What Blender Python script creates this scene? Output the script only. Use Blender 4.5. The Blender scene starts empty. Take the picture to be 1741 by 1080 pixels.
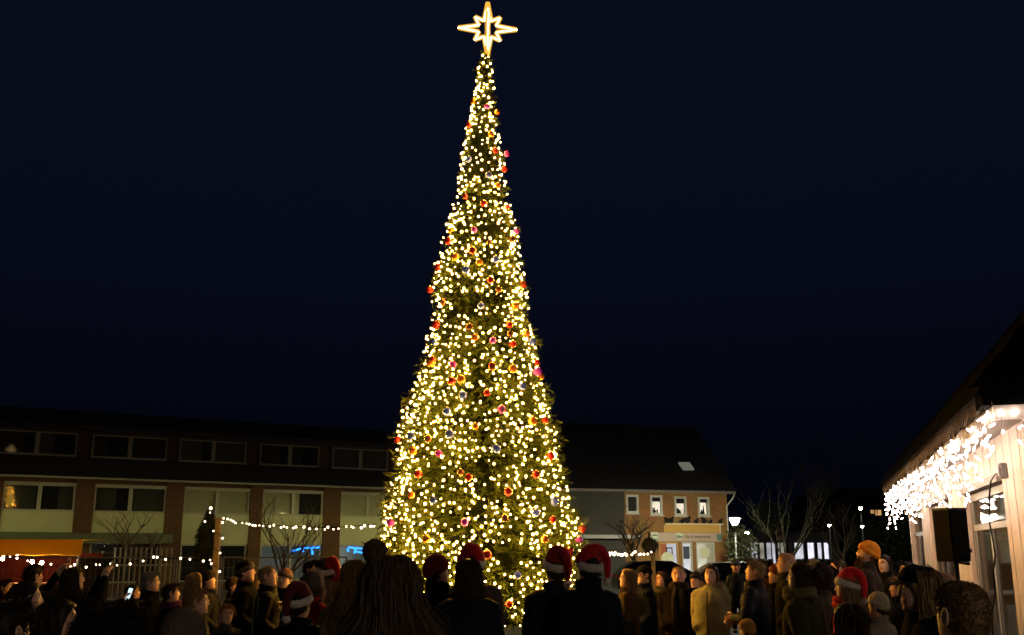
import bpy, math, random
import numpy as np
from mathutils import Vector, Matrix

random.seed(7)
RNG = np.random.default_rng(11)
R = math.radians
scene = bpy.context.scene
COL = scene.collection

# ------------------------------------------------------------------ camera, sky, moon, exposure
CAM_Z, PITCH, FPX, PW, PH = 1.85, R(13.2), 1700.0, 1741.0, 1080.0
cam_data = bpy.data.cameras.new("camera")
cam_data.sensor_width = 36.0
cam_data.sensor_fit = 'HORIZONTAL'
cam_data.lens = 36.0 * FPX / PW
cam_data.clip_start = 0.05
cam_data.clip_end = 2000
cam = bpy.data.objects.new("camera", cam_data)
cam.location = (0, 0, CAM_Z)
cam.rotation_euler = (R(90) + PITCH, 0, 0)
COL.objects.link(cam)
scene.camera = cam

world = bpy.data.worlds.new("World")
scene.world = world
world.use_nodes = True
wn = world.node_tree
wn.nodes.clear()
w_out = wn.nodes.new('ShaderNodeOutputWorld')
sky = wn.nodes.new('ShaderNodeTexSky')
sky.sky_type = 'NISHITA'
sky.sun_disc = False
sky.sun_elevation = R(-3.5)
sky.sun_rotation = R(200)
bg_sky = wn.nodes.new('ShaderNodeBackground')
bg_sky.inputs[1].default_value = 0.002
bg_air = wn.nodes.new('ShaderNodeBackground')          # the even navy of the night air
bg_air.inputs[0].default_value = (0.22, 0.33, 0.95, 1)
bg_air.inputs[1].default_value = 0.0098
w_tc = wn.nodes.new('ShaderNodeTexCoord'); w_sep = wn.nodes.new('ShaderNodeSeparateXYZ'); w_mr = wn.nodes.new('ShaderNodeMapRange')
w_mr.interpolation_type = 'SMOOTHSTEP'
w_mr.inputs['From Min'].default_value = 0.0; w_mr.inputs['From Max'].default_value = 0.38
w_mr.inputs['To Min'].default_value = 0.0030; w_mr.inputs['To Max'].default_value = 0.0108
wn.links.new(w_tc.outputs['Generated'], w_sep.inputs[0]); wn.links.new(w_sep.outputs['Z'], w_mr.inputs[0]); wn.links.new(w_mr.outputs[0], bg_air.inputs[1])
w_add = wn.nodes.new('ShaderNodeAddShader')
wn.links.new(sky.outputs[0], bg_sky.inputs[0])
wn.links.new(bg_sky.outputs[0], w_add.inputs[0])
wn.links.new(bg_air.outputs[0], w_add.inputs[1])
wn.links.new(w_add.outputs[0], w_out.inputs[0])

sun_data = bpy.data.lights.new("moon", 'SUN')
sun_data.energy = 0.008
sun_data.angle = R(0.5)
sun_data.color = (0.8, 0.88, 1.0)
sun = bpy.data.objects.new("moon", sun_data)
sun.rotation_euler = (R(50), 0, R(-25))
COL.objects.link(sun)

scene.view_settings.view_transform = 'Standard'
scene.view_settings.look = 'None'
scene.view_settings.exposure = 0.0
scene.view_settings.gamma = 1.0
scene.view_settings.use_curve_mapping = False
scene.cycles.use_denoising = True
scene.cycles.max_bounces = 5
scene.cycles.diffuse_bounces = 3
scene.cycles.glossy_bounces = 3
scene.cycles.transmission_bounces = 4
scene.cycles.transparent_max_bounces = 6
scene.cycles.sample_clamp_indirect = 3.0
scene.cycles.caustics_reflective = False
scene.cycles.caustics_refractive = False

L_TREE, L_STAR, L_ICE, L_STRING = 760.0, 20.0, 68.0, 8.0

# ------------------------------------------------------------------ helpers
SP, CP = math.sin(PITCH), math.cos(PITCH)
def ray(px, py):
    u = (px - PW / 2) / FPX
    v = (PH / 2 - py) / FPX
    return Vector((u, CP - v * SP, SP + v * CP))
def at(px, py, Y):
    r = ray(px, py)
    return Vector((0, 0, CAM_Z)) + r * (Y / r.y)
def at_z(px, py, z):
    r = ray(px, py)
    return Vector((0, 0, CAM_Z)) + r * ((z - CAM_Z) / r.z)

MATS = {}
def nt_new(name):
    m = bpy.data.materials.new(name)
    m.use_nodes = True
    nt = m.node_tree
    nt.nodes.clear()
    out = nt.nodes.new('ShaderNodeOutputMaterial')
    return m, nt, out
def mat(name, col, rough=0.7, var=0.25, scale=8.0, bump=0.0, bscale=40.0, metal=0.0, sheen=0.0, coat=0.0, spec=0.5, stretch=None):
    if name in MATS:
        return MATS[name]
    m, nt, out = nt_new(name)
    p = nt.nodes.new('ShaderNodeBsdfPrincipled')
    p.inputs['Roughness'].default_value = rough
    p.inputs['Metallic'].default_value = metal
    p.inputs['Specular IOR Level'].default_value = spec
    if sheen: p.inputs['Sheen Weight'].default_value = sheen
    if coat: p.inputs['Coat Weight'].default_value = coat
    tc = nt.nodes.new('ShaderNodeTexCoord')
    src = tc.outputs['Object']
    if stretch:
        mp = nt.nodes.new('ShaderNodeMapping')
        mp.inputs['Scale'].default_value = stretch
        nt.links.new(src, mp.inputs[0]); src = mp.outputs[0]
    n = nt.nodes.new('ShaderNodeTexNoise')
    n.inputs['Scale'].default_value = scale
    n.inputs['Detail'].default_value = 4
    nt.links.new(src, n.inputs['Vector'])
    cr = nt.nodes.new('ShaderNodeMix'); cr.data_type = 'RGBA'
    cr.inputs['A'].default_value = tuple(c * (1 - var) for c in col) + (1,)
    cr.inputs['B'].default_value = tuple(min(1, c * (1 + var)) for c in col) + (1,)
    nt.links.new(n.outputs[0], cr.inputs['Factor'])
    nt.links.new(cr.outputs['Result'], p.inputs['Base Color'])
    if bump:
        nb = nt.nodes.new('ShaderNodeTexNoise')
        nb.inputs['Scale'].default_value = bscale
        nb.inputs['Detail'].default_value = 3
        nt.links.new(src, nb.inputs['Vector'])
        b = nt.nodes.new('ShaderNodeBump')
        b.inputs['Strength'].default_value = bump
        b.inputs['Distance'].default_value = 0.02
        nt.links.new(nb.outputs[0], b.inputs['Height'])
        nt.links.new(b.outputs[0], p.inputs['Normal'])
    nt.links.new(p.outputs[0], out.inputs[0])
    MATS[name] = m
    return m
def brick_mat(name, c1, c2, mortar, sx=1.0):
    if name in MATS: return MATS[name]
    m, nt, out = nt_new(name)
    p = nt.nodes.new('ShaderNodeBsdfPrincipled'); p.inputs['Roughness'].default_value = 0.85
    tc = nt.nodes.new('ShaderNodeTexCoord')
    sep = nt.nodes.new('ShaderNodeSeparateXYZ'); com = nt.nodes.new('ShaderNodeCombineXYZ')
    add = nt.nodes.new('ShaderNodeMath'); add.operation = 'ADD'
    nt.links.new(tc.outputs['Object'], sep.inputs[0])
    nt.links.new(sep.outputs['X'], add.inputs[0]); nt.links.new(sep.outputs['Y'], add.inputs[1])
    nt.links.new(add.outputs[0], com.inputs['X']); nt.links.new(sep.outputs['Z'], com.inputs['Y'])
    b = nt.nodes.new('ShaderNodeTexBrick')
    b.inputs['Color1'].default_value = c1 + (1,); b.inputs['Color2'].default_value = c2 + (1,); b.inputs['Mortar'].default_value = mortar + (1,)
    b.inputs['Scale'].default_value = 1.0 * sx
    b.inputs['Brick Width'].default_value = 0.24; b.inputs['Row Height'].default_value = 0.075; b.inputs['Mortar Size'].default_value = 0.008
    nt.links.new(com.outputs[0], b.inputs['Vector'])
    n = nt.nodes.new('ShaderNodeTexNoise'); n.inputs['Scale'].default_value = 1.3; n.inputs['Detail'].default_value = 5
    nt.links.new(tc.outputs['Object'], n.inputs['Vector'])
    mx = nt.nodes.new('ShaderNodeMix'); mx.data_type = 'RGBA'; mx.blend_type = 'MULTIPLY'
    mx.inputs['Factor'].default_value = 0.6
    nt.links.new(b.outputs[0], mx.inputs['A']); nt.links.new(n.outputs['Color'], mx.inputs['B'])
    nt.links.new(mx.outputs['Result'], p.inputs['Base Color'])
    nt.links.new(p.outputs[0], out.inputs[0])
    MATS[name] = m
    return m
def emit(name, col, strength, var=0.0, vscale=2.0):
    if name in MATS: return MATS[name]
    m, nt, out = nt_new(name)
    e = nt.nodes.new('ShaderNodeEmission')
    e.inputs[0].default_value = col + (1,)
    e.inputs[1].default_value = strength
    if var:
        tc = nt.nodes.new('ShaderNodeTexCoord')
        n = nt.nodes.new('ShaderNodeTexNoise'); n.inputs['Scale'].default_value = vscale; n.inputs['Detail'].default_value = 2
        mr = nt.nodes.new('ShaderNodeMapRange')
        mr.inputs['From Min'].default_value = 0.3; mr.inputs['From Max'].default_value = 0.7
        mr.inputs['To Min'].default_value = strength * (1 - var); mr.inputs['To Max'].default_value = strength * (1 + var)
        nt.links.new(tc.outputs['Object'], n.inputs['Vector']); nt.links.new(n.outputs[0], mr.inputs[0]); nt.links.new(mr.outputs[0], e.inputs[1])
    nt.links.new(e.outputs[0], out.inputs[0])
    MATS[name] = m
    return m
def glass_mat(name, tint=(0.02, 0.025, 0.025), see=0.35, rough=0.03):
    if name in MATS: return MATS[name]
    m, nt, out = nt_new(name)
    p = nt.nodes.new('ShaderNodeBsdfPrincipled')
    p.inputs['Base Color'].default_value = tint + (1,); p.inputs['Roughness'].default_value = rough
    p.inputs['Specular IOR Level'].default_value = 0.8
    t = nt.nodes.new('ShaderNodeBsdfTransparent')
    mx = nt.nodes.new('ShaderNodeMixShader'); mx.inputs[0].default_value = see
    nt.links.new(p.outputs[0], mx.inputs[1]); nt.links.new(t.outputs[0], mx.inputs[2])
    nt.links.new(mx.outputs[0], out.inputs[0])
    MATS[name] = m
    return m

def tag(o, label=None, cat=None, group=None, kind=None):
    if label: o['label'] = label
    if cat: o['category'] = cat
    if group: o['group'] = group
    if kind: o['kind'] = kind
    return o
def empty(name, loc=(0, 0, 0), rz=0.0, scale=1.0):
    o = bpy.data.objects.new(name, None)
    o.empty_display_size = 0.2
    o.location = loc; o.rotation_euler = (0, 0, rz)
    o.scale = scale if hasattr(scale, '__len__') else (scale,) * 3
    COL.objects.link(o)
    return o

class MB:
    """Collects shapes; build() links them as one mesh object."""
    def __init__(s):
        s.v = []; s.f = []; s.n = 0
    def add(s, verts, faces):
        verts = np.asarray(verts, float).reshape(-1, 3)
        b = s.n
        s.v.append(verts); s.n += len(verts)
        if isinstance(faces, np.ndarray):
            s.f.extend((faces + b).tolist())
        else:
            s.f.extend([tuple(i + b for i in f) for f in faces])
        return s
    def box(s, c, size, rot=None, taper=1.0):
        x, y, z = [q / 2 for q in size]
        p = np.array([(-x, -y, -z), (x, -y, -z), (x, y, -z), (-x, y, -z), (-x * taper, -y * taper, z), (x * taper, -y * taper, z), (x * taper, y * taper, z), (-x * taper, y * taper, z)])
        if rot is not None:
            p = p @ np.array(rot.to_3x3()).T
        p = p + np.array(c)
        return s.add(p, [(3, 2, 1, 0), (4, 5, 6, 7), (0, 1, 5, 4), (1, 2, 6, 5), (2, 3, 7, 6), (3, 0, 4, 7)])
    def bx(s, x0, x1, y0, y1, z0, z1):
        return s.box(((x0 + x1) / 2, (y0 + y1) / 2, (z0 + z1) / 2), (abs(x1 - x0), abs(y1 - y0), abs(z1 - z0)))
    def loft(s, rings, cap=True, closed=True):
        n = len(rings[0]); k = len(rings)
        v = np.concatenate([np.asarray(r, float) for r in rings])
        f = []
        m = n if closed else n - 1
        for i in range(k - 1):
            for j in range(m):
                a = i * n + j; b = i * n + (j + 1) % n
                f.append((a, b, b + n, a + n))
        if cap and closed:
            f.append(tuple(range(n - 1, -1, -1)))
            f.append(tuple(range((k - 1) * n, k * n)))
        return s.add(v, f)
    def tube(s, pts, rad, seg=6, cap=True):
        pts = [Vector(p) for p in pts]
        if not hasattr(rad, '__len__'): rad = [rad] * len(pts)
        rings = []
        prev = None
        for i, p in enumerate(pts):
            t = (pts[min(i + 1, len(pts) - 1)] - pts[max(i - 1, 0)])
            if t.length < 1e-9: t = Vector((0, 0, 1))
            t.normalize()
            if prev is None:
                a = Vector((0, 0, 1)) if abs(t.z) < 0.9 else Vector((1, 0, 0))
                u = t.cross(a).normalized()
            else:
                u = (prev - t * prev.dot(t))
                u = u.normalized() if u.length > 1e-6 else t.orthogonal().normalized()
            prev = u
            w = t.cross(u)
            rings.append([tuple(p + (u * math.cos(2 * math.pi * j / seg) + w * math.sin(2 * math.pi * j / seg)) * rad[i]) for j in range(seg)])
        return s.loft(rings, cap)
    def ball(s, c, r, nu=10, nv=7, sc=(1, 1, 1), noise=0.0):
        rings = []
        for i in range(1, nv):
            ph = math.pi * i / nv
            rings.append([(math.sin(ph) * math.cos(2 * math.pi * j / nu), math.sin(ph) * math.sin(2 * math.pi * j / nu), math.cos(ph)) for j in range(nu)])
        v = [(0, 0, 1)] + [p for rr in rings for p in rr] + [(0, 0, -1)]
        v = np.array(v)
        if noise: v = v * (1 + RNG.uniform(-noise, noise, (len(v), 1)))
        v = v * np.array(sc) * r + np.array(c)
        f = [(0, 1 + (j), 1 + (j + 1) % nu) for j in range(nu)]
        for i in range(nv - 2):
            for j in range(nu):
                a = 1 + i * nu + j; b = 1 + i * nu + (j + 1) % nu
                f.append((a, a + nu, b + nu, b))
        l = len(v) - 1; o = 1 + (nv - 2) * nu
        f += [(l, o + (j + 1) % nu, o + j) for j in range(nu)]
        return s.add(v, f)
    def ribbons(s, P, w):
        """P: (n,k,3) polylines turned into thin tapering strips."""
        n, k, _ = P.shape
        t = np.gradient(P, axis=1)
        rnd = RNG.normal(size=(n, 1, 3))
        side = np.cross(t, rnd)
        side /= (np.linalg.norm(side, axis=2, keepdims=True) + 1e-9)
        tp = np.linspace(1, 0.35, k)[None, :, None]
        w = np.asarray(w, float).reshape(-1, 1, 1) if hasattr(w, '__len__') else w
        A = P - side * w * tp / 2; B = P + side * w * tp / 2
        V = np.stack([A, B], axis=2).reshape(-1, 3)
        i = np.arange(n)[:, None] * k * 2; j = np.arange(k - 1)[None, :] * 2
        a = (i + j).ravel()
        F = np.stack([a, a + 1, a + 3, a + 2], axis=1)
        return s.add(V, F)
    def arrays(s):
        return (np.concatenate(s.v) if s.v else np.zeros((0, 3))), s.f
    def mesh(s, name, smooth=False):
        me = bpy.data.meshes.new(name)
        v, f = s.arrays()
        me.from_pydata(v.tolist(), [], f)
        if smooth:
            me.polygons.foreach_set('use_smooth', [True] * len(me.polygons))
        me.update()
        return me
    def build(s, name, m, parent=None, smooth=False, loc=None, rot=None, kind=None):
        me = s.mesh(name, smooth)
        if m is not None: me.materials.append(m)
        return link(name, me, parent, loc, rot, kind=kind)
def link(name, me, parent=None, loc=None, rot=None, m=None, kind=None):
    o = bpy.data.objects.new(name, me)
    COL.objects.link(o)
    if parent is not None: o.parent = parent
    if loc is not None: o.location = loc
    if rot is not None: o.rotation_euler = rot
    if m is not None:
        if len(me.materials) == 0: me.materials.append(None)
        o.material_slots[0].link = 'OBJECT'
        o.material_slots[0].material = m
    if kind: o['kind'] = kind
    return o
def box_part(name, m, parent, *b):
    return MB().bx(*b).build(name, m, parent)
def bevel_box(mb, c, size, r=0.02):
    """box with chamfered vertical and horizontal edges (lofted)."""
    x, y, z = [q / 2 for q in size]
    def ring(xx, yy, zz):
        return [(c[0] + a, c[1] + b, c[2] + zz) for a, b in [(-xx + r, -yy), (xx - r, -yy), (xx, -yy + r), (xx, yy - r), (xx - r, yy), (-xx + r, yy), (-xx, yy - r), (-xx, -yy + r)]]
    mb.loft([ring(x - r * .7, y - r * .7, -z), ring(x, y, -z + r), ring(x, y, z - r), ring(x - r * .7, y - r * .7, z)])
    return mb
def remesh(mb, voxel, smooth=4):
    me = mb.mesh('tmp')
    o = bpy.data.objects.new('tmp', me)
    COL.objects.link(o)
    md = o.modifiers.new('r', 'REMESH'); md.mode = 'VOXEL'; md.voxel_size = voxel
    if smooth:
        ms = o.modifiers.new('s', 'SMOOTH'); ms.factor = 0.5; ms.iterations = smooth
    dg = bpy.context.evaluated_depsgraph_get()
    ev = o.evaluated_get(dg)
    m2 = bpy.data.meshes.new_from_object(ev)
    n = len(m2.vertices)
    v = np.empty(n * 3); m2.vertices.foreach_get('co', v)
    nr = np.empty(n * 3); m2.vertices.foreach_get('normal', nr)
    f = [tuple(p.vertices) for p in m2.polygons]
    bpy.data.objects.remove(o); bpy.data.meshes.remove(me); bpy.data.meshes.remove(m2)
    return v.reshape(-1, 3), f, nr.reshape(-1, 3)
def wob(p, seed, freq, n=6):
    """cheap smooth noise: sum of sines."""
    r = np.random.default_rng(seed)
    out = np.zeros(len(p))
    for _ in range(n):
        k = r.normal(size=3) * freq
        out += np.sin(p @ k + r.uniform(0, 6.28))
    return out / n

M_BULB = emit('warm_bulb_light', (1.0, 0.48, 0.065), L_TREE)
def halo_mat(name, col, strength, fac):
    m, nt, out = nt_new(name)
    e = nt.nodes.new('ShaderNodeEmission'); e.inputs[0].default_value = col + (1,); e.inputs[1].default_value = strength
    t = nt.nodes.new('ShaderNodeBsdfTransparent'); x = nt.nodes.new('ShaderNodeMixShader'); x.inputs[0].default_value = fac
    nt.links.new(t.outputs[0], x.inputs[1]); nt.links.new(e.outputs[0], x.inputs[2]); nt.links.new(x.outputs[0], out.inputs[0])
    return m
M_BULBHALO = halo_mat('amber_bulb_halo', (1.0, .46, .06), 1.0, .45)  # emissive shell round each bulb core, imitates its golden halo
M_STAR = emit('star_tube_light', (1.0, 0.72, 0.30), L_STAR)
M_ICE = emit('icicle_bulb_light', (1.0, 0.79, 0.68), L_ICE)
M_STRING = emit('string_bulb_light', (1.0, 0.74, 0.48), L_STRING)
M_CABLE = mat('dark_cable', (0.004, 0.006, 0.003), 0.9, spec=.03)
M_BLACK = mat('black_plastic', (0.012, 0.012, 0.013), 0.5)
M_GLASSDARK = glass_mat('dark_window_glass')
M_STEEL = mat('galvanised_steel', (0.22, 0.23, 0.22), 0.4, 0.2, metal=0.7)
M_WHITE = mat('white_paint', (0.75, 0.74, 0.70), 0.5, 0.06)

# ------------------------------------------------------------------ ground
gm = brick_mat('concrete_paving', (0.16, 0.15, 0.14), (0.12, 0.115, 0.11), (0.05, 0.05, 0.05), 1.0)
def paving_mat():
    m, nt, out = nt_new('paving')
    p = nt.nodes.new('ShaderNodeBsdfPrincipled'); p.inputs['Roughness'].default_value = 0.75
    tc = nt.nodes.new('ShaderNodeTexCoord')
    b = nt.nodes.new('ShaderNodeTexBrick')
    b.inputs['Color1'].default_value = (0.15, 0.14, 0.13, 1); b.inputs['Color2'].default_value = (0.10, 0.095, 0.09, 1); b.inputs['Mortar'].default_value = (0.03, 0.03, 0.03, 1)
    b.inputs['Scale'].default_value = 1.0; b.inputs['Brick Width'].default_value = 0.21; b.inputs['Row Height'].default_value = 0.105; b.inputs['Mortar Size'].default_value = 0.006
    nt.links.new(tc.outputs['Object'], b.inputs['Vector'])
    nt.links.new(b.outputs[0], p.inputs['Base Color'])
    nt.links.new(p.outputs[0], out.inputs[0])
    return m
M_PAVE = paving_mat()
g = MB().bx(-600, 600, -300, 900, -0.5, 0.0).build('ground', mat('dark_earth', (0.05, 0.05, 0.045), 0.9))
tag(g, kind='structure')
g = MB().add([(-30, -12, 0.004), (24, -12, 0.004), (24, 40, 0.004), (-30, 40, 0.004)], [(0, 1, 2, 3)]).build('square_paving', M_PAVE)
tag(g, kind='structure')
g = MB().add([(-40, 40.2, 0.004), (60, 40.2, 0.004), (60, 54, 0.004), (-40, 54, 0.004)], [(0, 1, 2, 3)]).build('road', mat('asphalt', (0.05, 0.05, 0.05), 0.85, bump=0.3))
tag(g, kind='structure')
kb = MB()
for i in range(100):
    kb.bx(-40 + i, -40 + i + 0.985, 40.0, 40.18, 0, 0.12)
g = kb.build('kerb', mat('kerb_stone', (0.3, 0.3, 0.29), 0.8)); tag(g, kind='structure')

# ------------------------------------------------------------------ Christmas tree
TREE_Y = 14.5
PROFILE = [(97, 815, 833), (130, 808, 839), (170, 803, 846), (200, 798, 849), (225, 790, 849), (260, 782, 856), (300, 778, 861), (345, 771, 868), (370, 762, 876),
           (400, 752, 883), (450, 738, 891), (490, 731, 899), (540, 734, 902), (580, 719, 911), (620, 712, 921), (660, 701, 929), (690, 685, 937),
           (740, 673, 953), (790, 672, 958), (840, 656, 971), (880, 644, 986), (920, 637, 992), (960, 640, 992), (1010, 648, 985), (1060, 668, 966)]
prof = []
for y, l, r_ in PROFILE:
    a, b = at(l, y, TREE_Y), at(r_, y, TREE_Y)
    prof.append((a.z, (a.x + b.x) / 2, (b.x - a.x) / 2))
prof.sort()
PZ = np.array([p[0] for p in prof]); PX = np.array([p[1] for p in prof]); PR = np.array([p[2] for p in prof])
def tree_r(z): return np.interp(z, PZ, PR)
def tree_x(z): return np.interp(z, PZ, PX)
TX = float(np.mean(PX[:10]))
ZB, ZT = PZ[0], PZ[-1]
tree = tag(empty('christmas_tree', (0, TREE_Y, 0)), 'tall slender Christmas tree covered in warm lights in the square', 'christmas tree')
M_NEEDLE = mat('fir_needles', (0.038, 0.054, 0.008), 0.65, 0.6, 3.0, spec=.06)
M_BARK = mat('bark', (0.10, 0.07, 0.045), 0.9, 0.4, 12, bump=0.6)
MB().tube([(TX, 0, 0), (TX, 0, 4), (tree_x(ZT), 0, ZT)], [0.16, 0.11, 0.02], 10).build('trunk', M_BARK, tree, True)
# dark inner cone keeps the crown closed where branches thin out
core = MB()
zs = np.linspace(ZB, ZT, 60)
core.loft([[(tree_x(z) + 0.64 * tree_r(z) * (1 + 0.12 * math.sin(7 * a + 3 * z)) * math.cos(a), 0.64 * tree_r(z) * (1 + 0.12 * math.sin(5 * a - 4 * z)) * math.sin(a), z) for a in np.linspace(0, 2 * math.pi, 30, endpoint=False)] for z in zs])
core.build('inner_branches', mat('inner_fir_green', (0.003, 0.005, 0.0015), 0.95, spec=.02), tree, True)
def sample_cone(n, rng):
    z = []
    while len(z) < n:
        q = rng.uniform(ZB, ZT, n * 3); k = rng.uniform(0, PR.max(), n * 3)
        z.extend(q[k < tree_r(q) + 0.05].tolist())
    z = np.array(z[:n]); a = rng.uniform(0, 2 * math.pi, n)
    return z, a
DARK = [(800, 512, 34, 16), (835, 545, 24, 12), (790, 595, 16, 8), (812, 800, 42, 14), (845, 838, 38, 12), (868, 940, 30, 14), (760, 880, 20, 8), (905, 820, 14, 10), (770, 842, 26, 8), (836, 690, 20, 7), (745, 560, 10, 10), (868, 905, 20, 9), (700, 842, 10, 8), (800, 672, 18, 6)]
def to_px(p):
    d = Vector(p) - Vector((0, 0, CAM_Z))
    zc = d.y * CP + d.z * SP
    return PW / 2 + FPX * d.x / zc, PH / 2 - FPX * (d.z * CP - d.y * SP) / zc
NT = 9000
NBG = 620
bz, ba = sample_cone(NBG, RNG)
pick = RNG.integers(0, NBG, NT)
br_ = np.clip(tree_r(bz[pick]), .12, 3)
sg = np.clip(.07 + .06 * br_, .05, .16)
ov_, oh_ = RNG.normal(0, 1, NT) * sg, RNG.normal(0, 1, NT) * sg
z = np.clip(bz[pick] + ov_, ZB, ZT - .02); a = ba[pick] + oh_ / br_
fill_ = RNG.uniform(0, 1, NT) < .36                 # a thin even layer between the boughs
zf, af = sample_cone(NT, RNG)
z = np.where(fill_, zf, z); a = np.where(fill_, af, a)
rr = tree_r(z)
dist = np.where(fill_, .20, np.hypot(ov_, oh_))
tipf = 1.07 - np.clip(dist / np.clip(rr, .15, 3), 0, .45) * 1.15 + RNG.uniform(-.05, .05, NT) - np.where(fill_, .06, 0)
for i_ in range(NT):                                # gaps between branches: tips stay further in
    if math.sin(a[i_]) < 0.2:
        sx, sy = to_px((tree_x(z[i_]) + rr[i_] * math.cos(a[i_]), TREE_Y + rr[i_] * math.sin(a[i_]), z[i_]))
        g_ = min(((sx - cx) / ex) ** 2 + ((sy - cy) / ey) ** 2 for cx, cy, ex, ey in DARK)
        if g_ < 1.1: tipf[i_] = min(tipf[i_], .74 + .1 * g_)
tip = np.stack([tree_x(z) + rr * tipf * np.cos(a), rr * tipf * np.sin(a), z], 1)
outd = np.stack([np.cos(a), np.sin(a), np.zeros(NT)], 1)
ln = np.clip(0.16 + rr * 0.2, 0.12, 0.45)
base = tip - outd * ln[:, None] + np.stack([RNG.normal(0, .05, NT), RNG.normal(0, .05, NT), RNG.uniform(0.02, 0.20, NT)], 1)
crown = MB()
crown.ribbons(np.stack([base, (base + tip) / 2 + np.array([0, 0, 0.01]), tip], 1), 0.02)
NN = 18
t = np.tile(np.linspace(0.12, 1.0, NN), (NT, 1)) + RNG.uniform(-.03, .03, (NT, NN))
root = base[:, None, :] + (tip - base)[:, None, :] * t[:, :, None]
ax = (tip - base); ax /= np.linalg.norm(ax, axis=1, keepdims=True)
rd = RNG.normal(size=(NT, NN, 3)); rd -= (rd * ax[:, None, :]).sum(2, keepdims=True) * ax[:, None, :]
rd /= np.linalg.norm(rd, axis=2, keepdims=True)
nd = rd * 0.8 + ax[:, None, :] * 0.65
nl = RNG.uniform(0.06, 0.12, (NT, NN, 1)) * np.clip(rr / 0.8, 0.6, 1)[:, None, None]
end = root + nd * nl
sd = np.cross(nd, RNG.normal(size=nd.shape)); sd /= np.linalg.norm(sd, axis=2, keepdims=True)
V = np.stack([root - sd * 0.0075, root + sd * 0.0075, end], 2).reshape(-1, 3)
F = np.arange(len(V)).reshape(-1, 3)
crown.add(V, F)
crown.build('crown', M_NEEDLE, tree, kind='stuff')

# --- lights on the tree
z, a = sample_cone(26000, RNG)
pk_ = RNG.integers(0, NBG, 26000); use_ = RNG.uniform(0, 1, 26000) < .55
z = np.where(use_, np.clip(bz[pk_] + RNG.normal(0, .10, 26000), ZB, ZT), z); a = np.where(use_, ba[pk_] + RNG.normal(0, .10, 26000) / np.clip(tree_r(bz[pk_]), .12, 3), a)
pts = []; cells = {}
MIND = 0.088
for zz, aa in zip(z, a):
    if abs(math.cos(aa)) > .72 and RNG.uniform() < .5: continue
    rad = tree_r(zz) * RNG.uniform(0.83, 0.985)
    p = (tree_x(zz) + rad * math.cos(aa), rad * math.sin(aa), zz)
    if math.sin(aa) < 0.2:
        sx, sy = to_px((p[0], p[1] + TREE_Y, p[2]))
        if any(((sx - cx) / ex) ** 2 + ((sy - cy) / ey) ** 2 < 1 for cx, cy, ex, ey in DARK): continue
    key = tuple(int(math.floor(q / MIND)) for q in p)
    md_ = MIND * (1.0 if zz < 8 else 0.8) * RNG.uniform(0.55, 1.25)
    ok = True
    for dx in (-1, 0, 1):
        for dy in (-1, 0, 1):
            for dz in (-1, 0, 1):
                for q in cells.get((key[0] + dx, key[1] + dy, key[2] + dz), ()):
                    if (q[0] - p[0]) ** 2 + (q[1] - p[1]) ** 2 + (q[2] - p[2]) ** 2 < md_ * md_: ok = False
    if not ok: continue
    cells.setdefault(key, []).append(p); pts.append(p)
    if len(pts) >= 3500: break
lights = tag(empty('light_string', (0, TREE_Y, 0)), 'warm white fairy lights wound around the tall Christmas tree', 'string lights')
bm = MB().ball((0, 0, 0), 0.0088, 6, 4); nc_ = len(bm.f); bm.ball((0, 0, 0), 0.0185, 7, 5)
bulb_me = bm.mesh('bulb', True); bulb_me.materials.append(M_BULB); bulb_me.materials.append(M_BULBHALO)
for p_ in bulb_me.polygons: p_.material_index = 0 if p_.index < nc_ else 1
front = sorted(pts, key=lambda p: p[1])[:300]
fs = set(front)
for p in front:
    o = link('bulb', bulb_me, lights, p); s_ = RNG.uniform(0.6, 1.45); o.scale = (s_, s_, s_ * 1.15)
rest = MB(); halo_ = MB()
for p in pts:
    if p not in fs:
        s_ = RNG.uniform(0.55, 1.45)
        rest.ball(p, 0.0088 * s_, 6, 4); halo_.ball(p, 0.0185 * s_, 7, 5)
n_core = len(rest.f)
gv, gf = halo_.arrays(); rest.add(gv, gf)
ro = rest.build('bulbs', M_BULB, lights, True, kind='stuff'); ro.data.materials.append(M_BULBHALO)
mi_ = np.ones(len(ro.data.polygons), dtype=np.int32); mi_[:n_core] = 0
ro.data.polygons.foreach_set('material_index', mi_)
cab = MB()
hz = np.linspace(ZB + 0.1, ZT - 0.05, 1500)
ang = np.cumsum(np.full(1500, 2 * math.pi * 38 / 1500))
cab.tube([(tree_x(q) + tree_r(q) * (0.95 + .04 * math.sin(31 * b)) * math.cos(b), tree_r(q) * (0.95 + .04 * math.sin(31 * b)) * math.sin(b), q + 0.05 * math.sin(9 * b)) for q, b in zip(hz, ang)], 0.006, 4)
cab.build('cable', M_CABLE, lights)

# --- star: two crossed rope-light outlines
star_c = at(829, 49, TREE_Y)
star = tag(empty('tree_star', tuple(star_c), R(4)), 'glowing eight-pointed outline star on top of the Christmas tree', 'star')
def star_outline(up=.455, side=.465, diag=.29, inn=.150, down=.47):
    pts_ = []
    for i in range(16):
        an = i * math.pi / 8
        if i % 2: r0 = inn
        elif i % 4: r0 = diag * 0.98
        else: r0 = {0: side, 4: up, 8: side, 12: down}[i]
        pts_.append((r0 * math.cos(an), 0, r0 * math.sin(an)))
    return pts_
so = star_outline()
for rz in (0, 90):
    m_ = MB()
    for i in range(16):
        m_.tube([so[i], so[(i + 1) % 16]], 0.0125, 8)
    for q in so: m_.ball(q, 0.0127, 8, 6)
    m_.build('rope_light', M_STAR, star, True, rot=(0, 0, R(rz)))
M_HALO = halo_mat('amber_rope_halo', (1.0, .50, .07), 1.1, .6)  # glowing sleeve stands in for the amber bloom around the rope light
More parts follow.
